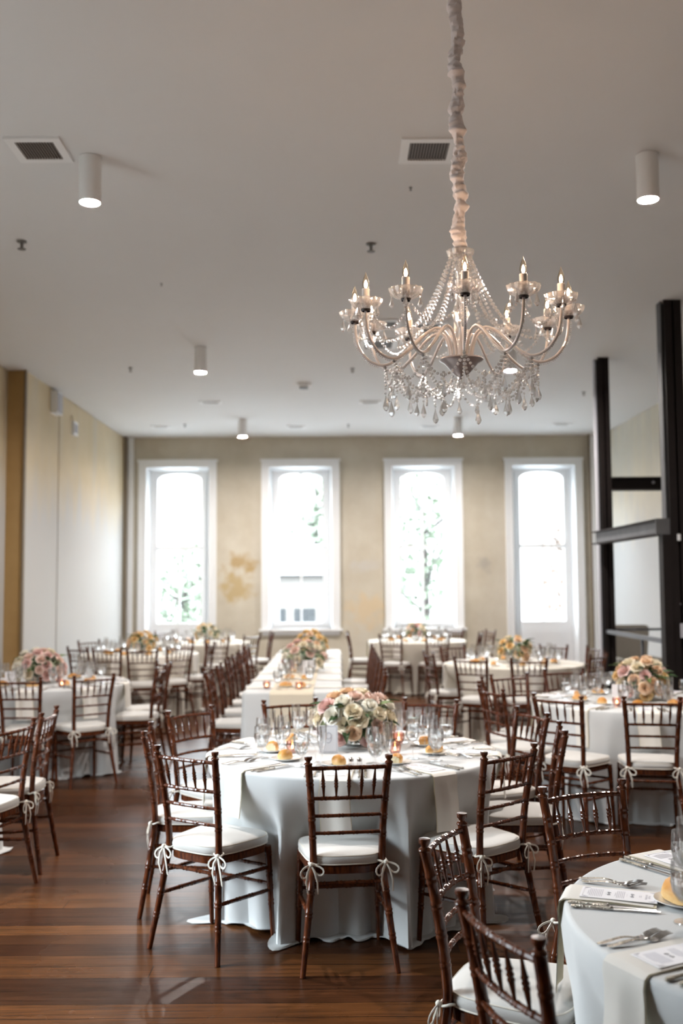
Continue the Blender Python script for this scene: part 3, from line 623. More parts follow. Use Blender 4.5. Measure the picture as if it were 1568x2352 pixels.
def clock(a):
    c = round((90 - math.degrees(a)) / 30) % 12
    return 12 if c == 0 else c
SIDE = {6: 'front', 7: 'front-left', 8: 'left-front', 9: 'left', 10: 'left-back', 11: 'back-left', 12: 'back', 1: 'back-right', 2: 'right-back', 3: 'right', 4: 'right-front', 5: 'front-right'}
for tk, (cx, cy_, ph, chs) in TABLES.items():
    used = set()
    for i, (x, y, fd) in enumerate(chs):
        f = radians(fd) if fd is not None else atan2(cy_ - y, cx - x)
        ox, oy = x + .212 * cos(f), y + .212 * sin(f)
        CHAIR_SPOTS[tk].append((ox, oy, f)); a = atan2(oy - cy_, ox - cx); c = clock(a)
        while c in used: c = c % 12 + 1
        used.add(c)
        lb = SPECIAL.get((tk, i), 'brown ballroom chair on the %s side of the %s' % (SIDE[c], ph))
        inst(CHAIR, 'ballroom_chair', lb, 'chair', 'chairs round the ' + ph, (ox, oy, 0), f - pi / 2)
LT = (-.79, .01, 8.33, 13.75)   # long table
long_chairs = []
for i in range(6):
    y = 8.75 + .72 * i
    long_chairs.append((-.92, y, 0.0, 'left', i)); long_chairs.append((.19, y - .05, pi, 'right', i))
ORD = ['first', 'second', 'third', 'fourth', 'fifth', 'sixth', 'seventh']
for x, y, f, sd, i in long_chairs:
    inst(CHAIR, 'ballroom_chair', 'brown ballroom chair on the %s side of the long table, %s from its near end' % (sd, ORD[i]), 'chair', 'chairs along the long table', (x, y, 0), f - pi / 2 + random.uniform(-.05, .05))

def drape(name, perim, mat, chairs, seed, H_=.77, fold=.075, nfold=1.0, rings=16, puddle=.035):
    """perim: list of (x, y, nx, ny, s) round the table edge, s = arc length"""
    rnd = random.Random(seed); n = len(perim); Ltot = perim[-1][4] + hypot(perim[0][0] - perim[-1][0], perim[0][1] - perim[-1][1])
    ph = [rnd.uniform(0, 6.28) for _ in range(8)]; ks = [max(1, round(Ltot * q)) for q in (1.9 * nfold, 3.1 * nfold, 4.7 * nfold, 7.3 * nfold)]
    vs = []; prof = [(0.0, H_), (.007, H_ - .0015), (.012, H_ - .007), (.0145, H_ - .016)]
    zs = [H_ - .016 - (H_ - .03) * (j / rings) ** .95 for j in range(1, rings + 1)]
    def lob(s_):
        q = 2 * pi * s_ / Ltot
        return .50 * (1 - abs(sin(ks[0] * q / 2 + ph[0])) ** .8) + .32 * (1 - abs(sin(ks[1] * q / 2 + ph[1]))) + .2 * sin(ks[2] * q + ph[2]) + .1 * sin(ks[3] * q + ph[3])
    for o, z in prof:
        for (x, y, nx, ny, s_) in perim: vs.append((x + nx * o, y + ny * o, z))
    for j, z in enumerate(zs + [.012, .004]):
        d = 1 - z / H_; last = j >= rings
        for (x, y, nx, ny, s_) in perim:
            l_ = lob(s_ + .03 * d * sin(s_ * 7 + ph[4])); o = .0145 + .03 * d + fold * (d ** .55) * (l_ - .15)
            if last:
                w_ = noise.noise(Vector((x * 5, y * 5, seed))) ; o += puddle * (.5 + 2.2 * w_ + .5 * sin(s_ * 26 + 3 * w_)) * (1 if j == rings else 1.6)
                z2 = z + .06 * max(0, noise.noise(Vector((x * 9, y * 9, 3.1 * seed)))) * (1 if j > rings else .5)
            else: z2 = z
            px, py = x + nx * o, y + ny * o
            if z < .755:
                for (cx_, cy2, f) in chairs:
                    dx, dy = px - cx_, py - cy2; v_ = dx * cos(f) + dy * sin(f); u_ = -dx * sin(f) + dy * cos(f)
                    if abs(u_) < .34 and v_ < .245 and v_ > -.5:
                        k = -(nx * cos(f) + ny * sin(f))
                        if k > .3:
                            sh = (.214 + .045 * (1 - z / H_) * (1 - abs(sin(15 * u_ + ph[5]))) + .012 * sin(33 * u_ + ph[6]) * (1 - z / H_) - v_) / k * (1 - sstep(.19, .33, abs(u_))) * (1 - sstep(.46, .755, z)) * (1 if not last else .8)
                            if sh > 0: px -= nx * sh; py -= ny * sh
            vs.append((px, py, z2))
    nr = len(prof) + len(zs) + 2
    mb = MB(); mb.grid(vs, n, nr, mat, wrap=True); mb.add(vs[:n], [tuple(reversed(range(n)))], mat)
    # orient
    return mb
def round_perim(cx, cy_, r, n):
    return [(cx + r * cos(a), cy_ + r * sin(a), cos(a), sin(a), r * a) for a in [2 * pi * i / n for i in range(n)]]
R_T = .757
CL = {'corner': ('cloth', 300), 'nine': ('cloth', 340), 'right': ('cloth', 240), 'midright': ('cloth_linen', 160), 'farmid': ('cloth_linen', 120), 'left': ('cloth', 200), 'nearleft': ('cloth', 160), 'leftmid': ('cloth_linen', 140), 'farleft': ('cloth_linen', 120)}
for k, (tk, (cx, cy_, ph, chs)) in enumerate(TABLES.items()):
    mat, n_ = CL[tk]
    mb = drape('tablecloth', round_perim(cx, cy_, R_T, n_), mat, CHAIR_SPOTS[tk], 11 + k)
    tag(ob('tablecloth', mb.mesh('tablecloth')), 'floor-length ivory tablecloth covering the ' + ph, 'tablecloth', 'ivory round tablecloths')
per = []; x0, x1, y0, y1 = LT; s_ = 0; rc = .03
def side(ax, ay, bx, by, nx, ny, n):
    global s_
    L_ = hypot(bx - ax, by - ay)
    for i in range(n): t_ = i / n; per.append((lerp(ax, bx, t_), lerp(ay, by, t_), nx, ny, s_ + L_ * t_))
    s_ += L_
def corner(cx, cy_, a0, n=6):
    global s_
    for i in range(n): a = a0 + pi / 2 * i / n; per.append((cx + rc * cos(a), cy_ + rc * sin(a), cos(a), sin(a), s_ + rc * pi / 2 * i / n))
    s_ += rc * pi / 2
side(x0 + rc, y0, x1 - rc, y0, 0, -1, 30); corner(x1 - rc, y0 + rc, -pi / 2); side(x1, y0 + rc, x1, y1 - rc, 1, 0, 160); corner(x1 - rc, y1 - rc, 0)
side(x1 - rc, y1, x0 + rc, y1, 0, 1, 30); corner(x0 + rc, y1 - rc, pi / 2); side(x0, y1 - rc, x0, y0 + rc, -1, 0, 160); corner(x0 + rc, y0 + rc, pi)
mb = drape('tablecloth', per, 'cloth', [(x, y, f) for x, y, f, a, b_ in long_chairs], 41, fold=.022)
tag(ob('tablecloth', mb.mesh('tablecloth')), 'floor-length ivory tablecloth covering the long rectangular table', 'tablecloth')
mb = MB(); vs = []; pf = [(y1 - .02, .7735), (y0 - .01, .7735), (y0 - .018, .77), (y0 - .024, .755), (y0 - .034, .60), (y0 - .046, .42), (y0 - .06, .25), (y0 - .07, .12)]
for y, z in pf:
    for i in range(13): q = i / 12; vs.append((-.575 + .36 * q, y - .006 * sin(q * 9) * (.77 - z) * 2 - .008 * (z < .76), z))
mb.grid(vs, 13, len(pf), 'runner'); tag(ob('table_runner', mb.mesh('table_runner')), 'tan linen runner down the middle of the long table', 'table runner')

# ------------------------------------------------------------------ tableware protos
def glass_parts(kind):
    mb = MB(); wt = MB()
    if kind == 'goblet':   # water goblet with water
        mb.lathe([(0, .004), (.034, .003), (.036, .001), (.036, 0)], 'glassware', 20)
        mb.lathe([(.012, .004), (.005, .012), (.0045, .04), (.007, .05), (.022, .058), (.036, .078), (.041, .105), (.040, .135), (.0375, .160), (.0365, .160), (.039, .135), (.040, .105), (.035, .080), (.020, .061), (0, .057)], 'glassware', 20)
        wt.lathe([(0, .0605), (.020, .064), (.0345, .083), (.039, .105), (.0388, .122), (0, .122)], 'water', 16)
    elif kind == 'wine':
        mb.lathe([(0, .004), (.033, .003), (.035, 0)], 'glassware', 20)
        mb.lathe([(.010, .004), (.004, .012), (.0035, .075), (.006, .082), (.020, .090), (.032, .108), (.036, .130), (.034, .155), (.030, .178), (.0293, .178), (.0332, .155), (.0350, .130), (.031, .109), (.019, .092), (0, .086)], 'glassware', 20)
        return [('bowl_and_stem', mb.mesh('wine_glass'), [])]
    else:                  # champagne flute
        mb.lathe([(0, .004), (.030, .003), (.032, 0)], 'glassware', 20)
        mb.lathe([(.010, .004), (.004, .012), (.0035, .055), (.007, .066), (.011, .078), (.019, .100), (.0235, .130), (.0245, .170), (.0240, .212), (.0233, .212), (.0237, .170), (.0227, .130), (.018, .101), (.009, .080), (0, .073)], 'glassware', 20)
        return [('bowl_and_stem', mb.mesh('champagne_flute'), [])]
    return [('bowl_and_stem', mb.mesh('goblet'), []), ('water', wt.mesh('water'), [])]
GOB, WINE, FLUTE = glass_parts('goblet'), glass_parts('wine'), glass_parts('flute')
mb = MB(); mb.lathe([(0, .003), (.045, .003), (.050, .005), (.072, .012), (.077, .014), (.078, .0125), (.052, .001), (.048, 0), (0, 0)], 'porcelain', 36); PLATE = mb.mesh('bread_plate')
def roll_mesh(lx, ly, lz, torn, seed):
    mb = MB(); nu, nv = 22, 12; vs = []
    for j in range(nv):
        b_ = -pi / 2 + pi * j / (nv - 1)
        for i in range(nu):
            a = 2 * pi * i / nu; ux, uy, uz = cos(b_) * cos(a), cos(b_) * sin(a), sin(b_)
            k = 1 + .10 * noise.noise(Vector((ux * 1.6, uy * 1.6, uz * 1.6 + seed)))
            z = uz * lz * k; z = max(z, -lz * .45)
            x = ux * lx * k
            if torn: x = min(x, lx * .62 + .004 * noise.noise(Vector((uy * 9, uz * 9, seed))))
            vs.append((x, uy * ly * k, z + lz * .45))
    fs_b, fs_c = [], []
    for j in range(nv - 1):
        for i in range(nu):
            k = (i + 1) % nu; f = (j * nu + i, j * nu + k, (j + 1) * nu + k, (j + 1) * nu + i)
            (fs_c if torn and sum(vs[q][0] for q in f) / 4 > lx * .6 else fs_b).append(f)
    mb.add(vs, fs_b, 'bread'); mb.add(vs, fs_c, 'crumb')
    return mb.mesh('bread_roll')
ROLLS = [roll_mesh(.038, .034, .034, True, 1), roll_mesh(.065, .03, .03, False, 2), roll_mesh(.042, .034, .032, False, 3), roll_mesh(.050, .032, .03, True, 4)]
def knife_mesh(L_=.235):
    mb = MB(); n = 12; vs = []
    for k in range(n + 1):
        s_ = k / n; x = s_ * .105; w = .0068 + .0022 * cos(s_ * 7.5) * (1 - s_ * .4) - .001 * s_; h = .0042 - .0008 * s_
        if k == 0: w *= .5
        for (a, b_) in ((-1, 0), (-.7, .8), (0, 1), (.7, .8), (1, 0), (.7, -.8), (0, -1), (-.7, -.8)): vs.append((x, a * w, .0045 + b_ * h))
    mb.grid(vs, 8, n + 1, 'silver_ornate', wrap=True); mb.add(vs[:8], [tuple(range(8))], 'silver_ornate')
    mb.tube([(.104, 0, .0045), (.108, 0, .0045), (.112, 0, .0045)], [.0062, .0068, .005], 'silver', 10)
    vs = []; m_ = 10
    for k in range(m_ + 1):
        s_ = k / m_; x = lerp(.110, L_, s_); w1 = .0085 * (1 - .1 * s_) if s_ < .8 else .0085 * sqrt(max(0, 1 - ((s_ - .8) / .2) ** 2)) * .92 + .0006
        vs += [(x, -.006 * (1 - .2 * s_), .005), (x, 0, .0062), (x, w1, .0046), (x, 0, .0035)]
    mb.grid(vs, 4, m_ + 1, 'silver', wrap=True); mb.add(vs[-4:], [(0, 1, 2, 3)], 'silver')
    return mb.mesh('table_knife')
def handle(mb, L0=.115):
    n = 12; vs = []
    for k in range(n + 1):
        s_ = k / n; x = s_ * L0; w = (.0105 - .0105 * s_ * 1.05 + .0035) if s_ < .75 else .0032; w = max(.0026, .0068 * (1 - s_) ** .8 + .0024); w *= (.45 if k == 0 else 1); z = .0035 + .011 * sin(pi * min(1, s_ * 1.05)) * s_
        for (a, b_) in ((-1, 0), (-.6, .0018), (0, .0026), (.6, .0018), (1, 0), (.6, -.0012), (0, -.0014), (-.6, -.0012)): vs.append((x, a * w, z + b_))
    mb.grid(vs, 8, n + 1, 'silver_ornate', wrap=True); mb.add(vs[:8], [tuple(range(8))], 'silver_ornate')
def fork_mesh():
    mb = MB(); handle(mb)
    vs = []
    for (x, w, z) in ((.113, .0034, .0035), (.120, .007, .0025), (.127, .0112, .0015), (.136, .0125, .002), (.143, .0125, .0045)):
        vs += [(x, -w, z), (x, 0, z - .0012), (x, w, z), (x, w, z + .0012), (x, 0, z), (x, -w, z + .0012)]
    mb.grid(vs, 6, 5, 'silver', wrap=True)
    for k in range(4):
        y = (k - 1.5) * .0071; mb.tube([(.142, y, .0045), (.155, y * 1.02, .0095), (.170, y, .0135), (.186, y * .98, .0145)], [.0022, .0019, .0017, .0009], 'silver', 6)
    return mb.mesh('dinner_fork')
def spoon_mesh():
    mb = MB(); handle(mb); vs = []; nr = 9
    for j in range(nr):
        s_ = j / (nr - 1); x = .113 + .052 * s_; w = .0165 * sqrt(max(.02, 1 - (2 * s_ - 1.08) ** 2 / 1.17)); 
        for i in range(7):
            q = (i - 3) / 3; vs.append((x, q * w, .0075 - .0065 * (1 - q * q) * sin(pi * min(1, s_ + .02))))
    mb.grid(vs, 7, nr, 'silver'); return mb.mesh('teaspoon')
KNIFE, FORK, SPOON = knife_mesh(), fork_mesh(), spoon_mesh()
def napkin_mesh(hang, seed, w=.072, rin=.24):
    # origin at table rim, +x outwards; lies on the cloth then falls over the edge
    rnd = random.Random(seed); prof = [(-rin, .0)] + [(-rin + rin * i / 6, 0) for i in range(1, 7)] + [(.010, -.002), (.020, -.012), (.024, -.03)] + [(.024 + .012 * i / 6, -.03 - (hang - .03) * i / 6) for i in range(1, 7)]
    mb = MB()
    for layer, off in ((0, .0015), (1, .0040)):
        vs = []
        for k, (x, z) in enumerate(prof):
            for i in range(7):
                q = (i - 3) / 3; sk = .004 * sin(q * 4 + seed) * (k > 9); y = q * (w - .003 * layer) + .006 * sin(k * .5 + seed) * (k > 9)
                ox = off if k > 7 else 0; oz = off if k <= 8 else 0; vs.append((x + ox + sk + (.008 if layer and k == 0 else 0), y, z + oz + (.0012 * sin(k + i * .8) if k < 7 and layer else 0)))
        mb.grid(vs, 7, len(prof), 'napkin' if layer else 'napkin_edge')
    return mb.mesh('napkin')
NAPK = [napkin_mesh(h_, i) for i, h_ in enumerate((.235, .26, .22))]
def card_root(loc, rz, label, group):
    r_ = empty('menu_card', label, 'menu card', loc, rz, group)
    ob('card', MB().box(-.105, .105, -.048, .048, 0, .0012, 'paper').mesh('card', False), r_); return r_
def menu_print(detail):
    # lines of small type: reader sits on the +x side; heading at the -x end
    mb = MB(); rnd = random.Random(5)
    def line(x, w, h_=.0015): mb.box(x - h_ / 2, x + h_ / 2, -w / 2, w / 2, .0013, .0015, 'ink_light')
    for x in (-.060, -.056): line(x, .016)
    for k in range(6): line(-.014 + k * .0048, .064 if k < 5 else .03)
    for k in range(9): line(.046 + k * .0048, .066 if k < 8 else .036)
    for x in (-.022, .036): line(x, .024, .0005)
    for (x, y) in ((-.098, -.042), (-.098, .042), (.098, -.042), (.098, .042)):   # corner ornaments
        sx_, sy_ = (1 if x < 0 else -1), (1 if y < 0 else -1)
        mb.tube([(x, y + sy_ * .016, .0014), (x, y, .0014), (x + sx_ * .016, y, .0014)], .0005, 'ink_light', 4)
        mb.tube([(x + sx_ * .002, y + sy_ * .010, .0014), (x + sx_ * .004, y + sy_ * .004, .0014), (x + sx_ * .010, y + sy_ * .002, .0014)], .0005, 'ink_light', 4)
    mb.tube([(-.098, -.026, .0014), (-.098, .026, .0014)], .0003, 'ink_light', 4); mb.tube([(.098, -.026, .0014), (.098, .026, .0014)], .0003, 'ink_light', 4)
    for x, w in ((-.036, .034), (.028, .030)):    # flourished script words
        P = [(x + (.0030 + .0022 * sin(i * .11)) * sin(i * .62) + .0012 * sin(i * .23), lerp(-w / 2, w / 2, i / 90) + .0011 * cos(i * .62), .0014) for i in range(91)]; mb.tube(P, .00035, 'ink', 4)
    return mb.mesh('printed_lines')
MENU_INK = menu_print(True)
def text_mesh(name, body, size, mat, ext=.0001, align='CENTER'):
    c = bpy.data.curves.new(name, 'FONT'); c.body = body; c.size = size; c.align_x = align; c.align_y = 'CENTER'; c.extrude = ext; c.materials.append(MATS[mat])
    o = bpy.data.objects.new(name, c); COL.objects.link(o); bpy.context.view_layer.update()
    me = bpy.data.meshes.new_from_object(o.evaluated_get(bpy.context.evaluated_depsgraph_get())); bpy.data.objects.remove(o); return me

def rose_mesh(mat, seed):
    rnd = random.Random(seed); mb = MB()
    def petal(r_, h_, a0, span, flare, tilt):
        vs = []
        for j in range(5):
            v_ = j / 4
            for i in range(5):
                u_ = (i - 2) / 2; rr = r_ * (.35 + .65 * sin(pi * .5 * min(1, v_ * 1.35))) + flare * v_ * v_ * v_
                edge = (1 - .28 * u_ * u_ * v_); a = a0 + u_ * span * (1 - .1 * v_)
                vs.append(((rr + .004 * u_ * u_ * v_) * cos(a), (rr + .004 * u_ * u_ * v_) * sin(a), h_ * v_ * edge - tilt * v_ * v_ * r_))
        mb.grid(vs, 5, 5, mat)
    for (n_, r_, h_, span, fl, tl) in ((2, .005, .036, 1.6, 0, 0), (3, .010, .038, 1.2, .001, 0), (4, .016, .038, .95, .003, 0), (5, .023, .037, .8, .006, .05), (5, .029, .033, .78, .010, .2), (6, .034, .027, .68, .013, .45)):
        a = rnd.uniform(0, 6)
        for k in range(n_): petal(r_, h_, a + 2 * pi * k / n_ + rnd.uniform(-.12, .12), span, fl, tl)
    return mb.mesh('rose')
ROSE = {c: rose_mesh(c, i) for i, c in enumerate(('rose_cream', 'rose_white', 'rose_blush', 'rose_peach', 'rose_dusty', 'rose_gold'))}
def leaf_mesh(mat):
    mb = MB(); vs = []
    for j in range(7):
        s_ = j / 6; w = .016 * sin(pi * s_ ** .8) + .0004
        for i in (-1, 0, 1): vs.append((s_ * .085, i * w, .012 * sin(pi * s_) - .004 * (i == 0) - .02 * s_ * s_))
    mb.grid(vs, 3, 7, mat); return mb.mesh('leaf')
LEAF = [leaf_mesh('leaf'), leaf_mesh('leaf_light')]
mb = MB(); rnd = random.Random(2)
for k in range(46):
    a = rnd.uniform(0, 6.28); p = rnd.uniform(-.1, 1); c = Vector((sqrt(max(0, 1 - p * p)) * cos(a), sqrt(max(0, 1 - p * p)) * sin(a), p)) * .04; mb.ball(c, .009, 'filler', 5, 3)
HYD = mb.mesh('hydrangea')
mb = MB(); mb.lathe([(0, .004), (.052, .004), (.056, .0), (.058, .004), (.062, .05), (.066, .10), (.068, .125), (.066, .125), (.060, .05), (.054, .008), (0, .008)], 'glassware', 24); VASE = mb.mesh('vase')
mb = MB(); mb.lathe([(0, .009), (.053, .009), (.059, .05), (.062, .08), (0, .08)], 'water', 20)
for k in range(10):
    a = k * .63; mb.tube([(.02 * cos(a * 2), .02 * sin(a * 2), .012), (.045 * cos(a), .045 * sin(a), .12)], .003, 'leaf_light', 5)
STEMS = mb.mesh('stems')
def centrepiece(x, y, z, label, pal, n, seed, rx=.18, rz_=.12, group='rose centrepieces'):
    rnd = random.Random(seed); r_ = empty('flower_centrepiece', label, 'flower arrangement', (x, y, z), 0, group)
    ob('vase', VASE, r_); ob('stems', STEMS, r_)
    cz = .135; pts = []
    for k in range(n):
        p = 1 - (k + .5) / n * 1.6; a = k * 2.39996 + rnd.uniform(-.15, .15); q = sqrt(max(0, 1 - p * p))
        d = Vector((q * cos(a), q * sin(a), p)); pts.append(d)
        pos = Vector((d.x * rx, d.y * rx, cz + d.z * rz_)) * 1.0
        pos.x *= rnd.uniform(.85, 1.08); pos.y *= rnd.uniform(.85, 1.08)
        o = ob('rose', ROSE[pal[(k * 5 + k // 4) % len(pal)]], r_, pos, (0, 0, 0), rnd.uniform(.90, 1.22)); o.rotation_mode = 'QUATERNION'
        dd = Vector((d.x, d.y, d.z + .35)).normalized(); o.rotation_quaternion = dd.to_track_quat('Z', 'Y')
    for k in range(5):
        a = rnd.uniform(0, 6.28); o = ob('hydrangea', HYD, r_, (cos(a) * rx * .75, sin(a) * rx * .75, cz - .02 + .05 * rnd.random()), (0, 0, a), 1.0)
    for k in range(34):
        a = rnd.uniform(0, 6.28); e = rnd.uniform(-.35, .75); o = ob('leaf', LEAF[k % 3 == 0], r_, (cos(a) * rx * .62, sin(a) * rx * .72, cz + rz_ * .75 * sin(e)), (rnd.uniform(-.6, .6), -e, a), rnd.uniform(.9, 1.7))
    mb = MB(); mb.ball((0, 0, cz - .01), .10, 'leaf', 12, 8, .75); ob('greenery', mb.mesh('greenery'), r_)
    return r_
mb = MB(); mb.lathe([(0, .004), (.022, .003), (.024, .006), (.031, .025), (.033, .045), (.030, .062), (.029, .062), (.032, .045), (.030, .025), (.022, .008), (0, .008)], 'pink_glass', 20); VOT = mb.mesh('cup')
mb = MB(); mb.lathe([(0, .009), (.020, .009), (.020, .022), (0, .022)], 'wax', 14); WAX = mb.mesh('wax'); mb = MB(); mb.ball((0, 0, .031), .0045, 'flame', 8, 6, 1.9); FLAME = mb.mesh('flame')
VOTIVE = [('cup', VOT, []), ('candle', WAX, [('flame', FLAME)])]

# ------------------------------------------------------------------ place settings
TZ = .7715
PLACES = {
    'corner': [119, 160, 203, 246], 'nine': [-97, -57, -9, 28, 66, 107, 146, 184, 221], 'right': [-100, -135, -170, 155, 118, 80, 45, -65],
    'midright': [-125, -85, -48, -10, 30, 65, 100, 140, 180], 'farmid': [-115, -75, -35, 5, 45, 90, 130, 170, -155], 'left': [-85, -45, -5, 32, 70, 110, 150, -165, -125],
    'leftmid': [-100, -60, -15, 25, 65, 105, 145, -175, -138], 'farleft': [-98, -65, -30, 10, 50, 90, 130, 170, -140]}
SIZE = {'corner': 3, 'nine': 3, 'right': 2, 'left': 2, 'midright': 1, 'farmid': 0, 'leftmid': 1, 'farleft': 0}
def setting(cx, cy_, a, level, ph, where, hang_ok=True, R0=R_T, rolls=None, k=0, frame=None):
    """frame: function (r, t) -> world xy ; r from centre outwards, t to the sitter's left"""
    rnd = random.Random(int(a * 1000) + k * 17 + int(cx * 100)); ca, sa = cos(a), sin(a)
    def P(r_, t_): return (cx + r_ * ca + t_ * sa, cy_ + r_ * sa - t_ * ca) if not frame else frame(r_, t_)
    # the sitter faces inwards; their left hand side is +t
    def put(kind, me, cat, r_, t_, z, rot, sc=None, desc=None, single=True, grp=None):
        x, y = P(r_, t_)
        if not in_view(x, y, z): return None
        lb = '%s %s of the %s' % (desc, where, ph)
        if single: o = ob(kind, me, None, (x, y, z), (0, 0, rot), sc); tag(o, lb, cat, grp or cat + ' settings')
        else: o = inst(me, kind, lb, cat, grp or cat + ' settings', (x, y, z), rot, sc)
        return o
    j = lambda s_: rnd.uniform(-s_, s_)
    sgn = 1
    put('napkin', NAPK[k % 3], 'napkin', R0, j(.01), TZ, a + j(.05), None, 'hanging ivory napkin', grp='ivory napkins')
    put('bread_plate', PLATE, 'plate', R0 - (.325 if hang_ok else .305), (.03 if hang_ok else -.01) + j(.01), TZ, 0, None, 'small white bread plate', grp='bread plates')
    ri = rolls[k % len(rolls)] if rolls else rnd.randrange(4)
    put('bread_roll', ROLLS[ri], 'bread', R0 - (.325 if hang_ok else .305), (.03 if hang_ok else -.01) + j(.01), TZ + .006, a + rnd.uniform(0, 6.28), (1.0 if hang_ok else 1.45), ('torn golden bread roll', 'long golden bread roll', 'round golden bread roll', 'oval torn bread roll')[ri], grp='bread rolls')
    put('water_goblet', GOB, 'water glass', R0 - (.32 if level == 3 and not hang_ok else .27), -.165 + j(.012), TZ, rnd.random(), None, 'stemmed water goblet', False, 'water goblets')
    put('champagne_flute', FLUTE, 'champagne flute', R0 - .36, -.215 + j(.015), TZ, 0, None, 'tall empty champagne flute', False, 'champagne flutes')
    if level >= 1: put('wine_glass', WINE, 'wine glass', R0 - .385, -.125 + j(.015), TZ, 0, None, 'empty wine glass', False, 'wine glasses')
    if level >= 2:
        # knives on the sitter's right (-t), forks on the left (+t); local +x of cutlery points inwards
        for q, (t_, nm) in enumerate(((-.105, 'inner'), (-.135, 'outer'))):
            put('table_knife', KNIFE, 'knife', R0 - .005 - .012 * q, t_ + j(.004), TZ, a + pi + j(.06) + .05, None, '%s silver knife' % nm, grp='silver knives')
        for q, (t_, nm) in enumerate(((.110, 'inner'), (.142, 'outer'))):
            put('dinner_fork', FORK, 'fork', R0 - .02 + .012 * q, t_ + j(.006), TZ, a + pi + j(.1), None, '%s silver fork' % nm, grp='silver forks')
    if level >= 2:
        x, y = P(R0 - .135, j(.008))
        if in_view(x, y, TZ):
            r_ = card_root((x, y, TZ + .0062), a + j(.04), 'printed menu card %s of the %s' % (where, ph), 'menu cards')
            ob('printed_lines', MENU_INK, r_)
            if level >= 3: ob('heading', TXT_FAVORS, r_, (-.078, 0, .00135), (0, 0, pi / 2))
TXT_FAVORS = text_mesh('heading', 'IN LIEU\nOF FAVORS', .0085, 'ink_light')
ROLLSEQ = {'nine': [2, 3, 1, 3, 2, 1, 0, 0, 2], 'corner': [0, 3, 1, 2]}
for tk, angs in PLACES.items():
    cx, cy_, ph, _ = TABLES[tk]; used = set()
    for k, d in enumerate(angs):
        a = radians(d); c = clock(a)
        while c in used: c = c % 12 + 1
        used.add(c)
        setting(cx, cy_, a, SIZE[tk], ph, 'at the %s place' % SIDE[c], hang_ok=(tk != 'corner'), k=k, rolls=ROLLSEQ.get(tk, [1, 2, 1, 3]))
# cutlery laid as photographed sits well with the generic rule; two teaspoons beside the centre plates
for i, (x, y, rz_, d) in enumerate(((.62, 5.20, 2.9, 'right of the long bread roll'), (-.02, 4.84, 1.6, 'behind the central front chair'))):
    tag(ob('teaspoon', SPOON, None, (x, y, TZ), (0, 0, rz_)), 'silver teaspoon on the central table ' + d, 'spoon', 'teaspoons')
mb = MB(); mb.lathe([(0, 0), (.014, 0), (.015, .02), (.012, .045), (.011, .05)], 'glassware', 12); mb.lathe([(.012, .05), (.012, .062), (.006, .068), (0, .069)], 'silver', 12); SHK = mb.mesh('shaker')
for x, n_ in ((.035, 'left'), (.075, 'right')): tag(ob('salt_shaker', SHK, None, (x + .02, 4.80, TZ)), 'small glass shaker with metal cap, %s of the pair behind the central chair' % n_, 'shaker', 'salt and pepper shakers')

# long table settings along both sides
x0, x1, y0, y1 = LT
for sd in (-1, 1):
    for i in range(7):
        y = 8.72 + .70 * i; xe = x0 if sd < 0 else x1; a = pi if sd < 0 else 0
        fr = (lambda r_, t_, xe=xe, y=y, sd=sd: (xe - sd * (R_T - r_), y - sd * t_))
        setting(0, y, a, 0, 'long table', 'at the %s place on the %s side' % (ORD[i], 'left' if sd < 0 else 'right'), k=i + (sd > 0), rolls=[1, 1, 2], frame=fr)

# centrepieces, cards, votives
centrepiece(.085, 5.60, TZ, 'large blush and cream rose centrepiece behind the number 9 card', ['rose_cream', 'rose_white', 'rose_blush', 'rose_cream', 'rose_white', 'rose_peach', 'rose_cream', 'rose_dusty'], 46, 3, .20, .14)
centrepiece(2.31, 7.66, TZ, 'peach and cream rose centrepiece in front of the black steel panel', ['rose_peach', 'rose_cream', 'rose_peach', 'rose_dusty', 'rose_gold'], 38, 8, .18, .16)
centrepiece(-2.78, 9.32, TZ, 'loose blush and white rose centrepiece on the left edge table', ['rose_blush', 'rose_white', 'rose_dusty', 'rose_cream'], 36, 12, .21, .15)
centrepiece(1.97, 11.25, TZ, 'yellow-cream rose centrepiece below the rightmost window', ['rose_gold', 'rose_peach', 'rose_cream'], 20, 15, .17, .14)
centrepiece(-2.60, 13.25, TZ, 'orange-peach rose centrepiece by the left corner pipe', ['rose_gold', 'rose_peach'], 20, 19, .17, .13)  # warm lamp tint put into the petal colours
centrepiece(-2.08, 15.75, TZ, 'small cream and gold rose centrepiece between the two left windows', ['rose_cream', 'rose_gold'], 18, 21, .16, .13)
centrepiece(1.22, 15.85, TZ, 'dark greenish rose centrepiece below the third window', ['rose_peach', 'rose_dusty', 'rose_cream'], 14, 25, .13, .12)
centrepiece(-.36, 10.35, TZ, 'blush rose centrepiece on the long table, nearer of its two', ['rose_blush', 'rose_dusty', 'rose_cream', 'rose_white'], 24, 29, .20, .16)
centrepiece(-.34, 12.0, TZ, 'gold and peach rose centrepiece on the long table, farther of its two', ['rose_gold', 'rose_peach', 'rose_gold'], 22, 31, .18, .19)
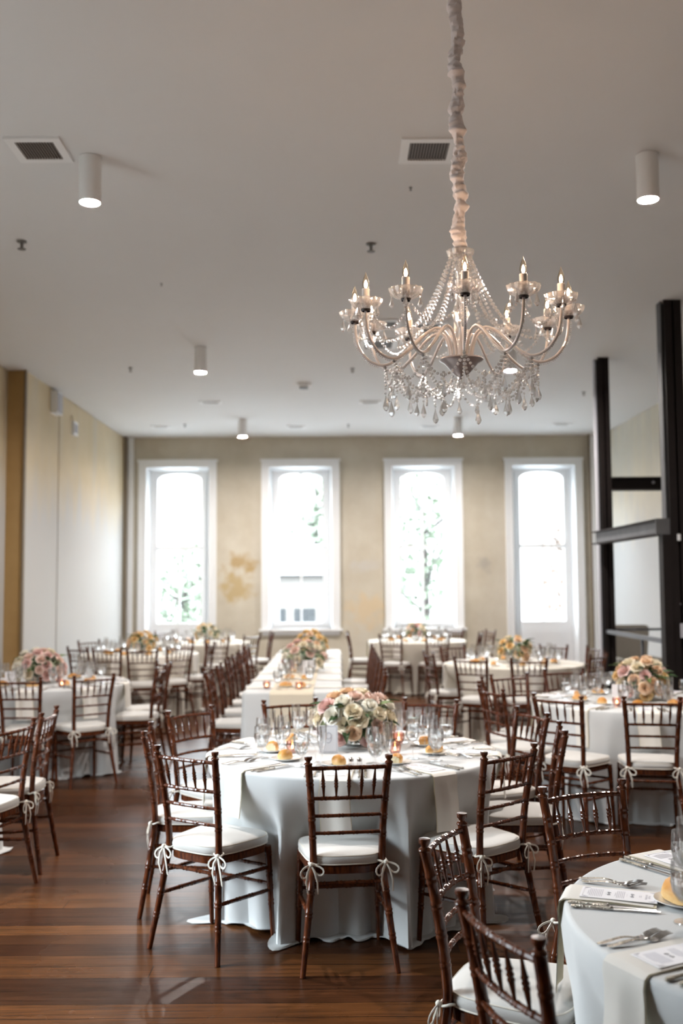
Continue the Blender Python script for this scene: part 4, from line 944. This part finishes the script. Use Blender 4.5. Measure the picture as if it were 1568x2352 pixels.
for i, (x, y, w, h_, d) in enumerate(((-.058, 5.33, .10, .145, 'reading 9, on the central table'), (2.06, 7.40, .10, .14, 'by the peach roses at the right edge'), (-2.93, 8.98, .10, .13, 'below the roses at the left edge'), (-.30, 9.82, .11, .15, 'before the near roses of the long table'))):
    r_ = empty('table_number_card', 'upright white table number card ' + d, 'table card', (x, y, TZ), atan2(-x, y) * .6, 'table number cards')
    ob('card', MB().box(-w / 2, w / 2, -.001, .001, 0, h_, 'paper', Matrix.Rotation(radians(-4), 4, 'X')).mesh('card', False), r_)
    if i == 0:
        bd = MB(); e = .007
        for a_, b_ in (((-w / 2 + e, e), (w / 2 - e, e)), ((w / 2 - e, e), (w / 2 - e, h_ - e)), ((w / 2 - e, h_ - e), (-w / 2 + e, h_ - e)), ((-w / 2 + e, h_ - e), (-w / 2 + e, e))):
            bd.tube([(a_[0], -.0012, a_[1]), (b_[0], -.0012, b_[1])], .0009, 'ink_light', 4, Matrix.Rotation(radians(-4), 4, 'X'))
        ob('border', bd.mesh('border'), r_)
        P = [(.0145 * cos(a), .0160 * sin(a) + .090) for a in [radians(q) for q in range(0, 361, 20)]]
        num = MB(); num.tube([(px, -.0016, pz) for px, pz in P], .0017, 'ink_light', 5, Matrix.Rotation(radians(-4), 4, 'X'))
        num.tube([(.0145, -.0016, .090), (.0145, -.0016, .070), (.009, -.0016, .058), (0, -.0016, .053), (-.010, -.0016, .057)], .0017, 'ink_light', 5, Matrix.Rotation(radians(-4), 4, 'X'))
        ob('number', num.mesh('number'), r_)
for x, y, ph in ((-.25, 5.36, 'left of the number 9 card'), (.29, 5.28, 'right of the number 9 card, front one'), (.33, 5.62, 'right of the blush roses, rear one'), (-.34, 8.55, 'at the near end of the long table'), (-.62, 8.62, 'at the near left corner of the long table'), (2.0, 7.25, 'before the card on the right edge table'), (-2.45, 8.9, 'on the left edge table'), (2.45, 7.2, 'before the peach roses')):
    inst(VOTIVE, 'votive_candle', 'lit votive candle in pink glass ' + ph, 'candle', 'pink glass votive candles', (x, y, TZ))

# ------------------------------------------------------------------ chandelier
CX, CY, CZ = .532, 4.20, 2.815      # centre and height of the candle cups
ch = empty('chandelier', 'white twelve-arm crystal chandelier hanging from a ruffled fabric cord', 'chandelier', (CX, CY, CZ))
RA = .455
ch.rotation_euler = (radians(2.8), 0, 0)
mb = MB(); mb.lathe([(0, -.300), (.012, -.296), (.016, -.285), (.010, -.275), (.030, -.262), (.055, -.235), (.072, -.215), (.090, -.205), (.095, -.198), (.090, -.192), (.03, -.185), (.02, -.18)], 'chand_metal', 28)
ob('hub', mb.mesh('hub'), ch)
mb = MB(); mb.lathe([(.0, -.19), (.030, -.18), (.042, -.14), (.030, -.09), (.018, -.06), (.030, -.03), (.038, .0), (.028, .03), (.014, .05), (.022, .07), (.030, .09), (.022, .12), (.012, .14), (.020, .16), (.026, .19), (.018, .215), (.012, .235), (.018, .25), (.012, .265)], 'crystal_cup', 20); ob('column', mb.mesh('column'), ch)
def cup_mesh(r_, name):
    mb = MB(); mb.lathe([(.012, -.006), (r_ * .45, -.003), (r_ * .75, .006), (r_ * .92, .020), (r_ * .98, .032), (r_ * 1.0, .038), (r_ * .95, .037), (r_ * .86, .020), (r_ * .68, .011), (r_ * .4, .004), (.012, .002)], 'crystal_cup', 60, flute=.06, nf=12)
    return mb.mesh(name)
CUP = cup_mesh(.065, 'candle_cup'); ob('top_dish', cup_mesh(.058, 'top_dish'), ch, (0, 0, .235))
mb = MB(); mb.lathe([(.018, -.012), (.021, -.006), (.021, -.001), (.010, .001)], 'dark_cap', 16); CAP = mb.mesh('cup_collar')
mb = MB(); mb.lathe([(.0155, .004), (.0155, .074), (.0165, .078), (.0145, .082), (.010, .082)], 'candle_white', 16, closed=True); SLV = mb.mesh('candle_sleeve')
mb = MB(); mb.lathe([(.010, .080), (.012, .086), (.0145, .097), (.0140, .110), (.0095, .126), (.004, .140), (.0012, .150), (0, .151)], 'bulb_glass', 16); BULB = mb.mesh('bulb')
mb = MB(); mb.lathe([(0, .085), (.004, .088), (.0062, .096), (.0055, .105), (.0022, .115), (0, .118)], 'filament', 10); FIL = mb.mesh('filament')
def drop_mesh(L_, w, name='crystal_drop'):
    mb = MB(); mb.ball((0, 0, -.006), .006, 'crystal', 6, 4)
    mb.lathe([(.001, -.012), (w * .3, -.016 - L_ * .2), (w * .75, -.016 - L_ * .5), (w, -.016 - L_ * .72), (w * .62, -.016 - L_ * .9), (0, -.016 - L_)], 'crystal', 6)
    return mb.mesh(name, False)
DROP_S, DROP_L, DROP_M = drop_mesh(.042, .0105), drop_mesh(.068, .0145), drop_mesh(.055, .0125)
def arm_curve(a):
    pr = [(.045, -.20), (.050, -.15), (.070, -.095), (.115, -.070), (.175, -.10), (.250, -.17), (.325, -.215), (.395, -.195), (.440, -.135), (.453, -.07), (RA, -.028)]
    return interp([(r_ * cos(a), r_ * sin(a), z) for r_, z in pr], 34)
def beads(mb, P, r_=.0058, gap=.0125, mat='crystal', seg=6):
    d = 0; nxt = 0
    for a, b_ in zip(P, P[1:]):
        L_ = (b_ - a).length
        while nxt <= d + L_: mb.ball(a.lerp(b_, (nxt - d) / max(L_, 1e-6)), r_, mat, seg, 4); nxt += gap
        d += L_
def swag(p, q, sag, n=14):
    p, q = Vector(p), Vector(q); out = []
    for i in range(n + 1):
        t_ = i / n; v_ = p.lerp(q, t_); v_.z -= sag * 4 * t_ * (1 - t_); out.append(v_)
    return out
A0 = radians(-5)
rnd = random.Random(9)
AN = [A0 + i * pi / 6 for i in range(12)]
for i, a in enumerate(AN):
    mb = MB(); P = arm_curve(a); mb.tube(P, .0060, 'arm_white', 8)
    ar = ob('arm', mb.mesh('arm'), ch)
    mb = MB(); off = [p + Vector((-cos(a) * 0, 0, -.0115)) for p in P[8:28]] + [p + Vector((cos(a) * .011, sin(a) * .011, -.003)) for p in P[28:33]]; beads(mb, off, .0036, .0085, seg=5); ob('bead_trim', mb.mesh('bead_trim', False), ar)
    c = (RA * cos(a), RA * sin(a), -.02)
    for nm, me in (('candle_cup', CUP), ('cup_collar', CAP), ('candle_sleeve', SLV), ('bulb', BULB), ('filament', FIL)): ob(nm, me, ar, c)
    for k in range(4):
        b_ = a + k * pi / 2 + .5; ob('crystal_drop', DROP_S if k % 2 else DROP_M, ch, (c[0] + .056 * cos(b_), c[1] + .056 * sin(b_), -.002), (0, 0, b_))
def strand(P, r_=.0058, gap=.0128):
    mb = MB(); beads(mb, P, r_, gap); return ob('bead_strand', mb.mesh('bead_strand', False), ch)
for i, a in enumerate(AN):
    b_ = AN[(i + 1) % 12]; m_ = a + pi / 12
    strand(swag((.045 * cos(a), .045 * sin(a), .24), (.33 * cos(a), .33 * sin(a), -.11), .10, 16), .0078, .0185)
    strand(swag((.43 * cos(a), .43 * sin(a), -.03), (.43 * cos(b_), .43 * sin(b_), -.03), .085), .0066, .0165)
    # lower tier
    pa = (.325 * cos(a), .325 * sin(a), -.225); pb = (.325 * cos(b_), .325 * sin(b_), -.225)
    strand(swag(pa, pb, .085), .0064, .0165)
    strand(swag(pa, (.085 * cos(a), .085 * sin(a), -.30), .075), .0062, .0165)
    strand(swag((.30 * cos(a), .30 * sin(a), -.235), (.17 * cos(b_), .17 * sin(b_), -.30), .10), .0060, .0165)
    # dangling tails with pendants
    for (r_, aa, z0_, L_) in ((.325, a, -.225, .055 + .05 * rnd.random()), (.315, m_, -.30, .01 + .035 * rnd.random()), (.19, a + .1, -.32, .03 + .03 * rnd.random())):
        if r_ < .25 and i % 2: continue
        x_, y_ = r_ * cos(aa), r_ * sin(aa); P = [Vector((x_, y_, z0_)), Vector((x_, y_, z0_ - L_))]
        mb = MB(); beads(mb, P, .0062, .0155); ob('bead_strand', mb.mesh('bead_strand', False), ch)
        ob('crystal_drop', DROP_L if rnd.random() < .65 else DROP_M, ch, (x_, y_, z0_ - L_ - .004), (rnd.uniform(-.06, .06), 0, rnd.random() * 3))
for k in range(8):
    a = k * pi / 4 + .2; strand(swag((.08 * cos(a), .08 * sin(a), -.28), (.08 * cos(a + pi / 4), .08 * sin(a + pi / 4), -.28), .03), .005, .0122)
# ruffled fabric sleeve over the chain
mb = MB(); n1, n2 = 330, 24; vs = []; z0_, z1_ = .262, CEIL - CZ
for j in range(n1):
    s_ = j / (n1 - 1); z = lerp(z0_, z1_, s_); q = z * 1.0
    wig = .008 * noise.noise(Vector((0, 0, z * 7))) ; wig2 = .008 * noise.noise(Vector((9, 0, z * 7)))
    base = .027 + .012 * noise.noise(Vector((3, 0, z * 13))) + .009 * noise.noise(Vector((5, 0, z * 40)))
    for i in range(n2):
        a = 2 * pi * i / n2; tw = a + z * 26
        rr = base * (1 + .30 * cos(tw)) + .0085 * noise.noise(Vector((cos(a) * 1.6, sin(a) * 1.6, z * 48))) + .004 * noise.noise(Vector((cos(a) * 3, sin(a) * 3, z * 95)))
        vs.append((wig - .013 * s_ + rr * cos(a), wig2 + rr * sin(a), z + .006 * noise.noise(Vector((cos(a), sin(a), z * 30)))))
mb.grid(vs, n2, n1, 'sleeve_fabric', wrap=True); tag(ob('cord_sleeve', mb.mesh('cord_sleeve'), ch), 'ruffled pale fabric sleeve')
